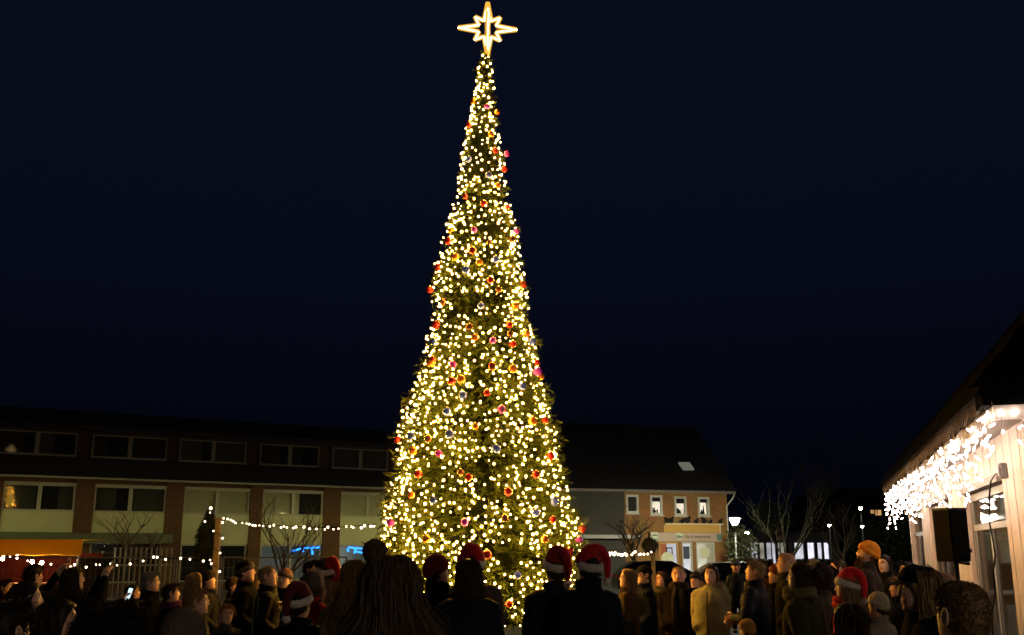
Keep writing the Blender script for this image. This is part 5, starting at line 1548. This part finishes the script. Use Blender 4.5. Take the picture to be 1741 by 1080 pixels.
person(1208, 961, 12.6, 150, 'woman in a long khaki padded coat with a fur hood', ('puffer', (.36, .33, .16), 'shell'), hair=('pony', H_DARK), skin='rosy', hp=8, extra=('furhood',))
person(1250, 949, 12.0, 175, 'small child in a blue-grey hat held up between the adults', ('jacket', (.02, .035, .035), 'shell'), hat=('beanie', (.07, .09, .12)), hair=('crop', H_BROWN), kid=.4, hp=-6, lift=.95)
person(1280, 952, 11.6, 62, 'man with short grey-blond hair and navy jacket looking up left', ('jacket', NAVY, 'shell'), 'folded', hair=('short', (.22, .15, .07)), skin='rosy', hp=14, wide=1.04)
person(1299, 983, 12.8, 110, 'half-hidden face between the navy and camouflage jackets', ('jacket', (.03, .012, .012), 'wool'), hair=('short', H_RED), skin='rosy')
person(1268, 1051, 10.5, 40, 'little child in a mustard knit hat low in the crowd', ('jacket', (.2, .12, .05), 'wool'), hat=('beanie', (.34, .18, .05)), hair=('crop', H_BROWN), kid=.25, face=False)
person(1336, 939, 12.0, 75, 'bald man in a camouflage jacket facing left', ('jacket', (.022, .021, .012), 'wool'), hair=('crop', (.36, .2, .12)), skin='rosy', hp=4)
person(1358, 956, 8.7, 60, 'brown-haired woman with an updo and olive scarf seen from behind', ('jacket', (.035, .030, .016), 'wool'), hair=('updo', H_BROWN), extra=(('scarf', (.12, .10, .04), False, 1.3),), n=1800, wide=1.04)
person(1392, 956, 10.2, 55, 'person in a dark hood edged with pale fur', ('jacket', (.05, .04, .035), 'wool'), hat=('hood', (.03, .02, .02), M_FURT), hair=None)
person(1404, 962, 10.8, 70, 'brown-haired person right of the pale fur hood', ('jacket', (.10, .02, .02), 'wool'), hair=('bob', H_BROWN))
person(1421, 951, 13.4, 85, 'dark-haired man left of the orange beanie', ('jacket', BLK, 'wool'), hair=('short', H_BROWN), skin='rosy', hp=10)
person(1437, 969, 9.0, 72, 'blond girl in a bright red santa hat facing left', ('jacket', (.50, .03, .02), 'felt'), hat=('santa', (.75, .02, .025), (-.2, -1.0)), hair=('long', H_BLOND), n=1600, top_extra=.05, extra=(('scarf', (.5, .03, .02), False),))
person(1468, 917, 12.2, 70, 'tall bearded man in an orange beanie looking up', ('parka', (.024, .019, .016), 'wool'), hat=('beanie', (.62, .22, .02)), hair=('crop', H_RED), skin='mid', hp=18, extra=(('beard', H_RED),), wide=1.04)
person(1503, 944, 14.6, 130, 'dark-haired person in black by the corner of the hall', ('jacket', BLK, 'wool'), hair=('long', H_DARK), hp=4)
person(1490, 1005, 9.0, 40, 'person in a cream knit hat in front of the tall man', ('jacket', (.20, .17, .12), 'wool'), hat=('beanie', (.42, .36, .24)), hair=('crop', H_BROWN), face=False)
person(1440, 1026, 5.8, 30, 'near person with long dark brown hair right of centre', ('jacket', CHAR, 'wool'), hair=('long', (.035, .019, .010)), n=3200, face=False)
person(1561, 960, 5.6, 72, 'person in a black peaked cap and navy coat near the hall', ('jacket', NAVY, 'wool'), hat=('cap', (.010, .010, .014)), hair=('bob', (.20, .13, .05)), skin='rosy', n=2200, hp=2, extra=('hooddown',))
person(1602, 972, 9.2, 60, 'person mostly hidden behind the near cropped head', ('jacket', (.05, .03, .03), 'wool'), hair=('crop', (.4, .22, .16)), skin='rosy', face=False)
person(1628, 984, 3.6, 14, 'near person with cropped light brown hair at lower right', ('jacket', BLK, 'wool'), hair=('crop', (.17, .105, .05)), n=6000, face=False)

# more onlookers standing further back between the others
person(152, 1003, 12.6, -65, 'small woman in a dark hood between the stall and the glowing phone', ('jacket', BLK, 'wool'), hat=('hood', (.012, .010, .010), None), hair=None, hp=4)
person(228, 994, 13.2, -75, 'dark-haired person just left of the grey-haired man', ('jacket', CHAR, 'wool'), hair=('bob', H_DARK), skin='mid', extra=(('scarf', (.05, .01, .01), False),))
person(398, 980, 13.6, -85, 'person in a brown beanie left of the tall man', ('jacket', (.03, .02, .012), 'wool'), hat=('beanie', (.06, .04, .02)), hair=('crop', H_BROWN), skin='rosy')
person(440, 987, 13.9, -95, 'short fair-haired woman between the beanie man and the badged man', ('jacket', BLK, 'wool'), hair=('bob', H_BLOND), skin='fair')
person(1124, 972, 14.0, 120, 'dark-coated woman between the peaked cap and the bald man', ('jacket', BLK, 'wool'), hair=('bob', H_BROWN), skin='rosy', extra=(('scarf', (.10, .08, .06), False),))
person(1182, 971, 14.2, 140, 'person in a black coat behind the khaki coat', ('parka', BLK, 'wool'), 'folded', hat=('beanie', (.02, .02, .025)), hair=('crop', H_DARK), skin='rosy')
person(1318, 957, 12.6, 70, 'person half hidden behind the bald man in camouflage', ('jacket', BLK, 'wool'), hat=('beanie', (.16, .05, .02)), hair=('crop', H_BROWN), skin='rosy', hp=10)
person(1378, 985, 11.4, 65, 'short person in front of the pale fur hood', ('jacket', (.04, .035, .02), 'wool'), hair=('bob', H_BROWN), skin='rosy')
person(1527, 982, 11.0, 75, 'pale-faced person under the hall eave', ('jacket', NAVY, 'wool'), hair=('short', H_BLOND), skin='rosy', hp=6)
person(1540, 955, 13.6, 95, 'tall dark-haired man beside the hall wall', ('jacket', BLK, 'wool'), hair=('short', H_DARK), skin='mid')

# ------------------------------------------------------------------ market stall, fence, posts and strings of lights on the left
stall_p = at(0, 940, 27); 
stall = tag(empty('market_stall', (stall_p.x - 1.6, 27, 0), R(4)), 'red market stall with an orange awning at far left', 'market stall')
sx0, sx1 = -1.5, at(133, 940, 27).x - (stall_p.x - 1.6)
zt_, zb_ = at(60, 918, 27).z, at(60, 944, 27).z
aw = MB()
n_ = 24
xs_ = np.linspace(sx0, sx1, n_)
fr_t = [(x_, 0.0, zt_ + .01 * math.sin(x_ * 5)) for x_ in xs_]; fr_b = [(x_, -.06 + .02 * math.sin(x_ * 9), zb_ + .015 * math.sin(x_ * 7)) for x_ in xs_]; bk_t = [(x_, 2.0, zt_ + .04) for x_ in xs_]
aw.loft([fr_b, fr_t, bk_t], cap=False, closed=False)
aw.loft([[(p[0], p[1] + .012, p[2] - .006) for p in fr_b], [(p[0], p[1] + .012, p[2] - .012) for p in fr_t], [(p[0], p[1], p[2] - .02) for p in bk_t]], cap=False, closed=False)
def tarp():
    m, nt, out = nt_new('orange_tarpaulin')
    d = nt.nodes.new('ShaderNodeBsdfDiffuse'); t = nt.nodes.new('ShaderNodeBsdfTranslucent'); x = nt.nodes.new('ShaderNodeMixShader')
    for q in (d, t): q.inputs[0].default_value = (.95, .58, .05, 1)
    x.inputs[0].default_value = .55
    nt.links.new(d.outputs[0], x.inputs[1]); nt.links.new(t.outputs[0], x.inputs[2]); nt.links.new(x.outputs[0], out.inputs[0])
    return m
aw.build('awning', tarp(), stall, True)
sl = MB().ball((0, 0, 0), .05, 10, 7).mesh('stall_lamp', True); sl.materials.append(emit('stall_lamp_glow', (1.0, .74, .40), 330))
for (lx, ly, yy) in ((4, 950, 27.5), (55, 955, 27.4), (71, 957, 27.4), (30, 941, 28), (110, 941, 28)):
    q = at(lx, ly, yy)
    link('stall_lamp', sl, stall, tuple((Matrix.Translation(stall.location) @ Matrix.Rotation(R(4), 4, 'Z')).inverted() @ q))
for x_ in (sx0 + .1, sx1 - .1):
    for yy in (.05, 1.95): MB().tube([(x_, yy, 0), (x_, yy, zb_ + .1)], .03, 6).build('post', M_STEEL, stall)
box_part('counter', mat('red_boards', (.030, .0035, .002), .8, .25, 4, spec=.03), stall, sx0 + .12, sx1 - .15, .1, .7, 0, 1.0)
box_part('counter_top', mat('counter_wood', (.30, .12, .05), .5), stall, sx0 + .1, sx1 - .13, .02, .74, 1.005, 1.05)
box_part('back_panel', mat('red_boards', (.3, .03, .015)), stall, sx0 + .05, sx1 - .05, 1.85, 1.9, 0, zb_ + .05)
box_part('side_panel', mat('red_boards', (.3, .03, .015)), stall, sx1 - .12, sx1 - .09, .1, 1.84, 0, zb_ - .05)

def light_chain(name, P, label, every=.22, sag=0, r=.03, cab_r=.006, jit=.03):
    o = tag(empty(name, tuple(P[0])), label, 'string lights')
    P = [Vector(p) - Vector(P[0]) for p in P]
    # resample
    L_ = [0]
    for i in range(1, len(P)): L_.append(L_[-1] + (P[i] - P[i - 1]).length)
    def pt(s):
        for i in range(1, len(P)):
            if s <= L_[i] + 1e-9:
                return P[i - 1].lerp(P[i], (s - L_[i - 1]) / max(1e-6, L_[i] - L_[i - 1]))
        return P[-1]
    MB().tube([pt(L_[-1] * k / 60) for k in range(61)], cab_r, 4).build('cable', M_CABLE, o)
    me = MB().ball((0, 0, 0), r, 8, 6).mesh('bulb', True); me.materials.append(M_STRING)
    s = .05
    while s < L_[-1]:
        q = pt(s) + Vector((random.uniform(-jit, jit), random.uniform(-jit, jit), random.uniform(-jit, jit) - r))
        b = link('bulb', me, o, tuple(q)); k = random.uniform(.75, 1.2); b.scale = (k, k, k)
        s += every * random.uniform(.45, 1.5)
    return o
def px_path(pl, Y0, Y1):
    n_ = len(pl)
    return [at(p[0], p[1], Y0 + (Y1 - Y0) * i / (n_ - 1)) for i, p in enumerate(pl)]
post_b = at(372, 883, 20)
post = tag(empty('wooden_post', (post_b.x, 20, 0)), 'pale wooden post wrapped in lights left of the Christmas tree', 'post')
bevel_box(MB(), (0, 0, post_b.z / 2), (.11, .11, post_b.z), .01).build('shaft', mat('pale_timber', (.24, .17, .08), .7, .25, 10, stretch=(1, 1, .1)), post)
bevel_box(MB(), (0, 0, post_b.z + .012), (.15, .15, .022), .004).build('cap', mat('pale_timber', (.42, .3, .16)), post)
light_chain('light_string', [Vector((post_b.x + .085 * math.cos(q) , 20 + .085 * math.sin(q), post_b.z - .02 - q * .05)) for q in np.linspace(0, 22, 80)], 'short string of lights spiralling down the wooden post', .26, r=.018, jit=.01)
light_chain('light_string', px_path([(378, 880), (405, 887), (440, 892), (480, 894), (520, 896), (560, 897), (600, 895), (640, 891)], 20, 15.5), 'string of lights from the wooden post across to the tree', .17, r=.017, jit=.02)
light_chain('light_string', px_path([(-20, 949), (0, 947), (12, 944), (28, 947), (50, 950), (72, 957), (100, 962), (128, 960), (150, 963), (168, 958), (200, 959), (222, 955), (245, 951), (275, 946), (282, 950), (318, 950), (340, 953), (367, 948)], 21.5, 20.1), 'wavy string of lights along the fence at far left', .21, r=.021, jit=.03)
light_chain('light_string', px_path([(990, 938), (1018, 940), (1035, 941), (1048, 938), (1060, 942), (1078, 938), (1092, 940), (1112, 938)], 19, 24), 'short string of lights right of the tree before the brick house', .20, r=.025, jit=.03)
# pale post with a dark wreath ball at the end of that string
pp = at(1110, 938, 24)
post = tag(empty('pale_post', (pp.x, 24, 0)), 'pale post topped with a dark wreath ball before the shop', 'post')
MB().tube([(0, 0, 0), (0, 0, pp.z + .02)], .05, 8).build('shaft', mat('pale_timber', (.42, .3, .16)), post)
wb = MB(); wc = np.array((-.07, 0, pp.z + .14))
wb.ball(wc, .17, 12, 9, noise=.08)
q = RNG.normal(size=(700, 3)); q /= np.linalg.norm(q, axis=1, keepdims=True); fuzz(wb, wc + q * .16, 1, .09, .012)
wb.build('wreath_ball', mat('dark_wreath', (.02, .022, .012), .8), post)

# temporary steel fence: each panel is a thing
fp = [(-60, 24.0), (118, 24.6), (300, 25.2), (379, 25.4), (592, 26.4)]
fl = ['steel fence panel at the far left before the stall', 'steel fence panel in front of the white pickets', 'narrow steel fence panel beside the wooden post', 'steel fence panel below the blue shop lights']
for i in range(4):
    a_ = at(fp[i][0] + 2, 940, fp[i][1]); b_ = at(fp[i + 1][0] - 2, 940, fp[i + 1][1]); a_.z = b_.z = 0
    L_ = (b_ - a_).length
    o = tag(empty('fence_panel', tuple(a_), math.atan2(b_.y - a_.y, b_.x - a_.x)), fl[i], 'fence panel', 'steel fence panels')
    H_ = 1.72
    for nm, p in (('top_rail', ((0, 0, H_), (L_, 0, H_))), ('bottom_rail', ((0, 0, .15), (L_, 0, .15))), ('upright', ((.0, 0, .05), (.0, 0, H_))), ('upright', ((L_, 0, .05), (L_, 0, H_)))):
        MB().tube(p, .021, 6).build(nm, M_STEEL, o)
    w_ = MB()
    for k in range(1, int(L_ / .12)): w_.tube([(k * .12, 0, .15), (k * .12, 0, H_)], .0025, 3, False)
    for k in range(1, 7): w_.tube([(0, 0, .15 + k * .22), (L_, 0, .15 + k * .22)], .0025, 3, False)
    w_.build('wire_mesh', M_STEEL, o, kind='stuff')
    for q in (0, L_): box_part('foot', mat('concrete', (.3, .3, .28), .9), o, q - .35, q + .35, -.11, .11, 0, .13)
# white pickets behind the fence
pk0, pk1 = at(196, 940, 28), at(292, 940, 28.5); pk0.z = pk1.z = 0
o = tag(empty('picket_fence', tuple(pk0), math.atan2(pk1.y - pk0.y, pk1.x - pk0.x)), 'short white picket fence behind the steel fence', 'fence')
L_ = (pk1 - pk0).length; zp = at(240, 931, 28).z
pk_me = MB().tube([(0, 0, 0), (0, 0, zp - .06), (0, 0, zp)], [.022, .022, .04], 8).mesh('picket'); pk_me.materials.append(mat('grey_white_pickets', (.30, .30, .26), .6))
for k in range(12): link('picket', pk_me, o, (L_ * k / 11, 0, 0))
for zz in (.35, zp - .5): box_part('rail', MATS['grey_white_pickets'], o, -.1, L_ + .1, .04, .08, zz, zz + .05)

# ------------------------------------------------------------------ trees and shrubs
def bare_tree(p, h, label, m=None, n0=5, spread=.7, lean=0, seed=1, r0=.09, fork=.3, levels=4, cat='tree', thin=.62):
    rnd = random.Random(seed)
    o = tag(empty('bare_tree', (p[0], p[1], 0)), label, cat)
    tr, br = MB(), MB()
    def grow(q, d, L_, r, lv, target):
        pts_ = [q]; k = 4
        for i in range(k):
            d = (d + Vector((rnd.uniform(-.18, .18), rnd.uniform(-.18, .18), rnd.uniform(-.02, .12)))).normalized()
            pts_.append(pts_[-1] + d * L_ / k)
        target.tube(pts_, [r * (1 - .45 * i / k) for i in range(k + 1)], 7 if lv < 2 else 4)
        if lv >= levels: return
        for c in range(rnd.randint(2, 3) if lv else n0):
            i = rnd.randint(2, k)
            an = rnd.uniform(0, 6.283)
            sp = spread * rnd.uniform(.5, 1.15)
            nd = (d + Vector((math.cos(an) * sp, math.sin(an) * sp, .12))).normalized()
            grow(pts_[i] if lv else pts_[rnd.randint(k - 1, k)], nd, L_ * rnd.uniform(.55, .85) if lv else (h - L_) * rnd.uniform(.4, .55), r * .55 * rnd.uniform(.8, 1.1), lv + 1, br)
    grow(Vector((0, 0, 0)), Vector((lean, 0, 1)).normalized(), h * fork, r0, 0, tr)
    tr.build('trunk', m or M_BARK, o, True); br.build('crown', m or M_BARK, o)
    return o
M_BIRCH = mat('pale_birch_bark', (.022, .021, .013), .9, .3, 6, spec=.05)
def top_h(px, py, Y): return at(px, py, Y).z
p = at(248, 940, 33); bare_tree((p.x, 33), top_h(248, 868, 33), 'small bare tree in front of the second panel from the left', seed=4, fork=.45, spread=.9)
p = at(480, 940, 31); bare_tree((p.x, 31), top_h(480, 838, 31), 'slender bare tree between the steel fence and the blue shop lights', seed=9, fork=.28, n0=7, spread=.75, r0=.07)
p = at(135, 940, 25.5); bare_tree((p.x, 25.5), top_h(140, 915, 25.5), 'thin bare sapling beside the orange awning', mat('yellow_twig', (.30, .20, .05), .8), seed=12, n0=3, r0=.03, levels=2)
p = at(1083, 940, 52); bare_tree((p.x, 52), top_h(1090, 862, 52), 'small bare tree before the brick house', seed=21, fork=.42, n0=7, spread=1.1, r0=.12, levels=5)
p = at(1340, 940, 58); bare_tree((p.x, 58), top_h(1340, 770, 58), 'tall pale bare birch beyond the hedge', M_BIRCH, seed=33, fork=.16, n0=5, spread=.62, r0=.12, levels=5)
p = at(1440, 940, 70); bare_tree((p.x, 70), top_h(1440, 850, 70), 'dark bare tree behind the orange beanie', seed=43, fork=.3, n0=6, spread=.8, r0=.10, levels=4)

def leafy(name, c, rad, n, m, label, cat, ls=.10, kind=None, stem=True):
    o = tag(empty(name, (c[0], c[1], 0)), label, cat)
    q = RNG.normal(size=(n, 3)); q /= np.linalg.norm(q, axis=1, keepdims=True)
    q *= RNG.uniform(.35, 1, (n, 1)) ** .5 * (1 + .25 * wob(q, int(n) % 97, 4))[:, None]
    P = q * np.array(rad) + np.array((0, 0, c[2]))
    P[:, 2] = np.maximum(P[:, 2], .03)
    t1 = RNG.normal(size=(n, 3)); t1 /= np.linalg.norm(t1, axis=1, keepdims=True)
    t2 = np.cross(t1, RNG.normal(size=(n, 3))); t2 /= np.linalg.norm(t2, axis=1, keepdims=True)
    s_ = RNG.uniform(.6, 1.3, (n, 1)) * ls
    V_ = np.stack([P - t1 * s_, P + t2 * s_ * .5, P + t1 * s_, P - t2 * s_ * .5], 1).reshape(-1, 3)
    MB().add(V_, np.arange(len(V_)).reshape(-1, 4)).build('crown', m, o, kind='stuff')
    if stem:
        m_ = MB(); m_.tube([(0, 0, 0), (0, 0, max(.2, c[2]))], [.06, .03], 6)
        m_.build('trunk', M_BARK, o)
    return o
M_LEAF = mat('shrub_leaves', (.030, .036, .010), .6, .4, 2)
M_LEAFD = mat('dark_hedge_leaves', (.025, .035, .012), .7, .4, 2)
p = at(1257, 940, 60); leafy('shrub', (p.x + .2, 60, 1.9), (1.0, 1.0, 1.7), 1500, M_LEAF, 'leafy green shrub lit by the nearest street lamp', 'shrub')
p = at(1310, 905, 76); leafy('round_tree', (p.x, 76, 4.3), (1.5, 1.5, 1.3), 2200, M_LEAF, 'round-headed small tree behind the road sign', 'tree')
for i, (l, r_, Yh, hh) in enumerate(((1232, 1330, 50, 1.45), (1330, 1432, 51, 1.45))):
    a_, b_ = at(l, 940, Yh), at(r_, 940, Yh)
    leafy('hedge', ((a_.x + b_.x) / 2, Yh, .85), ((b_.x - a_.x) / 2, .6, hh - .8), 5000, M_LEAFD, ['dark clipped hedge beyond the crowd beside the lamp', 'dark hedge below the pale birch'][i], 'hedge', .09, stem=False)
for i, (cx, Yt, hh, wd) in enumerate(((1405, 93, 4.6, 3.2), (1450, 90, 4.6, 3.4), (1495, 84, 4.2, 2.5), (1375, 95, 5.5, 3), (1530, 75, 4.4, 3))):
    p = at(cx, 940, Yt)
    leafy('evergreen_tree', (p.x, Yt, hh * .55), (wd, wd * .8, hh * .5), 3000, M_LEAFD, ['dark evergreen right of the far lit shops', 'dark evergreen behind the man in the orange beanie', 'dark evergreen beside the corner of the hall', 'tall dark evergreen behind the far lit shops', 'dark evergreen half hidden by the hall'][i], 'tree', .2)

# small fir in front of the facade with a light at its tip
p = at(352, 940, 23); ft = at(355, 866, 23).z
fir = tag(empty('small_fir', (p.x, 23, 0)), 'small dark fir with a lit tip behind the wooden post', 'fir tree')
MB().tube([(0, 0, 0), (0, 0, ft)], [.05, .012], 6).build('trunk', M_BARK, fir)
n = 1500; hz_ = RNG.uniform(1.15, ft, n); an = RNG.uniform(0, 6.283, n)
rr_ = np.interp(hz_, [1.1, 1.6, 2.3, ft], [.10, .24, .25, .04]) * RNG.uniform(.6, 1.1, n)
tipp = np.stack([rr_ * np.cos(an), rr_ * np.sin(an), hz_ - .05], 1); bs = np.stack([rr_ * .1 * np.cos(an), rr_ * .1 * np.sin(an), hz_ + .05], 1)
mfir = MB(); mfir.ribbons(np.stack([bs, (bs + tipp) / 2, tipp], 1), .03)
fuzz(mfir, tipp, 5, .07, .012); fuzz(mfir, (tipp + bs) / 2, 4, .06, .012)
mfir.build('crown', mat('dark_fir', (.02, .028, .012), .7), fir, kind='stuff')
lt = MB().ball((0, 0, 0), .035, 8, 6).mesh('bulb', True); lt.materials.append(M_STRING)
o = link('tip_light', lt, fir, (.02, -.02, ft + .02)); link('tip_light', lt, fir, (.02, -.04, ft - .08)).scale = (.7,) * 3
link('tip_light', lt, fir, (-.02, -.25, ft - .28)).scale = (.6,) * 3

# ------------------------------------------------------------------ cars, road sign, far shops and houses
def car(c, rz, L_, Hc, label, col=(.008, .009, .014)):
    o = tag(empty('parked_car', (c[0], c[1], 0), rz), label, 'car', 'dark cars parked before the shop')
    W_ = .86
    side_ = [(-.5, .30), (-.5, .62), (-.47, .78), (-.30, .84), (-.46 + .05, .86)]
    prof_ = [(-.50, .28), (-.505, .60), (-.49, .86), (-.40, 1.0), (-.33, .985 * Hc), (-.12, Hc), (.08, Hc * .985), (.26, .97), (.46, .80), (.50, .62), (.50, .28)]
    prof_ = [(-.50, .28), (-.505, .55), (-.49, .90), (-.42, 1.22 * Hc / 1.5), (-.33, Hc * .97), (-.12, Hc), (.06, Hc * .985), (.25, 1.0), (.44, .84), (.50, .62), (.50, .28)]
    rings = []
    for sy in (-1.0, -.93, -.5, 0, .5, .93, 1.0):
        ring_ = []
        for (x_, z_) in prof_:
            tum = 1 - .22 * max(0, (z_ - .85)) / .65
            zz = z_ - (.04 if abs(sy) > .95 and z_ > .9 else 0) + .012 * (1 - sy * sy)
            ring_.append((x_ * L_, sy * W_ * tum, zz))
        rings.append(ring_)
    m_ = MB(); m_.loft(rings, cap=True)
    m_.build('body', mat('dark_car_paint', col, .25, .05, coat=.8), o, False)
    for sy in (-1, 1):
        yv = lambda z_: sy * (W_ * (1 - .22 * max(0, z_ - .85) / .65) + .006)
        g_ = [(-.38 * L_, 1.0), (-.31 * L_, Hc * .93), (.04 * L_, Hc * .94), (.20 * L_, 1.02)]
        MB().add([(x_, yv(z_), z_) for x_, z_ in g_], [(0, 1, 2, 3)]).build('side_window', M_GLASSDARK, o)
        box_part('door_handle', M_STEEL, o, -.05 * L_, .0 * L_, sy * (W_ + .004), sy * (W_ + .02), .84, .87)
        MB().ball((.17 * L_, sy * (W_ + .09), 1.0), .09, 8, 6, (.6, 1, .7)).build('mirror', M_BLACK, o, True)
        for wx in (-.31, .32):
            wh_ = MB(); wh_.tube([(wx * L_, sy * (W_ - .18), .32), (wx * L_, sy * (W_ + .01), .32)], .32, 18)
            w_o = wh_.build('tyre', M_BLACK, o)
            MB().tube([(wx * L_, sy * (W_ + .005), .32), (wx * L_, sy * (W_ + .02), .32)], .2, 14).build('rim', M_STEEL, w_o)
        MB().ball((.485 * L_, sy * .62, .66), .1, 8, 6, (.5, 1.3, .6)).build('headlight', mat('lamp_lens', (.5, .5, .5), .1), o, True)
        MB().ball((-.495 * L_, sy * .66, .8), .1, 8, 6, (.4, 1, .9)).build('tail_light', mat('tail_lens', (.25, .01, .01), .2), o, True)
    MB().add([(.075 * L_, -.6, Hc * .96), (.075 * L_, .6, Hc * .96), (.25 * L_ + .01, .72, 1.02), (.25 * L_ + .01, -.72, 1.02)], [(0, 3, 2, 1)]).build('windscreen', M_GLASSDARK, o)
    return o
cp = at(1127, 940, 46); car((cp.x, 46), R(4), 4.4, 1.48, 'dark car parked before the lit shop windows')
cp = at(1262, 940, 47.5); car((cp.x, 47.8), R(3), 4.3, 1.40, 'dark low car parked below the nearest street lamp')
sp_ = at(1325, 910, 49); 
rs = tag(empty('road_sign', (sp_.x, 49, 0), 0), 'square road sign with a dark round symbol beside the birch', 'road sign')
MB().tube([(0, 0, 0), (0, 0, sp_.z + .3)], .03, 8).build('pole', M_STEEL, rs)
bevel_box(MB(), (0, -.05, sp_.z), (.34, .03, .52), .01).build('plate', mat('sign_grey', (.30, .28, .30), .5), rs)
MB().tube([(0, -.066, sp_.z + .08), (0, -.072, sp_.z + .08)], .135, 18).build('round_symbol', mat('sign_dark_blue', (.02, .02, .05), .5), rs)
box_part('symbol_bar', mat('sign_bar', (.2, .03, .04), .5), rs, -.02, .02, -.077, -.073, sp_.z - .02, sp_.z + .18)
# far shop row with lit windows
FY = 84
fa, fb = at(1270, 940, FY), at(1420, 940, FY)
shops = tag(empty('shop_row', (fa.x, FY, 0)), 'low distant shop row with bright white windows behind the hedge', 'shop')
Lr = fb.x - fa.x; zt_ = at(1340, 922, FY).z
box_part('fascia', mat('shop_fascia', (.05, .05, .05), .7), shops, -.5, Lr + .5, 0, .3, zt_, zt_ + .8)
box_part('roof', M_SLATE, shops, -.8, Lr + .8, -.3, 6, zt_ + .81, zt_ + 1.0)
M_FAR = [emit('far_shop_glow_a', (.85, .86, .95), .75, .5, .8), emit('far_shop_glow_b', (.95, .92, .72), .40, .5, .8), emit('far_shop_glow_c', (.85, .85, 1.0), 1.3, .3, .8)]
for i, (l, r_, mi) in enumerate(((1278, 1290, 0), (1292, 1301, 1), (1304, 1321, 0), (1322, 1338, 1), (1352, 1368, 0), (1374, 1386, 2), (1391, 1399, 0), (1402, 1411, 2))):
    x0, x1 = at(l, 940, FY).x - fa.x, at(r_, 940, FY).x - fa.x
    w_ = empty('shop_window'); w_.parent = shops
    box_part('lit_room', M_FAR[mi], w_, x0, x1, .35, .4, .4, zt_ - .05)
    box_part('pane', MATS['clear_pane'], w_, x0, x1, .08, .1, .4, zt_ - .05)
    fr = MB(); fr.bx(x0 - .12, x0, .05, .3, .1, zt_ - .003); fr.bx(x1, x1 + .12, .05, .3, .1, zt_ - .003); fr.bx(x0, x1, .06, .29, .1, .4)
    fr.build('frame', M_DARKITEM, w_)
    MB().tube([((x0 * .6 + x1 * .4), .2, .4), ((x0 * .6 + x1 * .4), .2, 1.3)], [.3, .2], 6).build('display', M_DARKITEM, w_)
box_part('wall', mat('shop_wall', (.08, .07, .06), .8), shops, -.5, Lr + .5, .42, 5.8, 0, zt_ + .8)
# houses on the rise
for i, (cx, Yf, zb_, wd, ht, wins) in enumerate(((1488, 118, 2.6, 12, 4.0, ((1485, 868), (1493, 871))), (1440, 124, 2.2, 9, 3.8, ((1432, 867), (1447, 871))))):
    pb = at(cx, 940, Yf)
    hs = tag(empty('far_house', (pb.x, Yf, 0)), ['far dark house with small orange windows near the hall', 'far dark house left of the highest street lamp'][i], 'house')
    box_part('wall', mat('far_wall', (.10, .09, .08), .8), hs, -wd / 2, wd / 2, 0, 6, 0, zb_ + ht)
    MB().add([(-wd / 2 - .4, -.5, zb_ + ht), (wd / 2 + .4, -.5, zb_ + ht), (wd / 2 + .4, 6.5, zb_ + ht), (-wd / 2 - .4, 6.5, zb_ + ht), (-wd / 2 - .4, 3, zb_ + ht + 2.6), (wd / 2 + .4, 3, zb_ + ht + 2.6)], [(0, 1, 5, 4), (2, 3, 4, 5), (0, 4, 3), (1, 2, 5), (0, 3, 2, 1)]).build('roof', M_SLATE, hs)
    for (wx, wy) in wins:
        q = at(wx, wy, Yf)
        w_ = empty('window'); w_.parent = hs
        box_part('pane', emit('far_window_glow', (1.0, .55, .2), .55, .4, 1), w_, q.x - pb.x - .35, q.x - pb.x + .35, -.03, -.005, q.z - .35, q.z + .35)
        fr = MB(); fr.bx(q.x - pb.x - .45, q.x - pb.x - .355, -.05, -.005, q.z - .45, q.z + .45); fr.bx(q.x - pb.x + .355, q.x - pb.x + .45, -.05, -.005, q.z - .45, q.z + .45)
        fr.build('frame', M_HFRAME, w_)
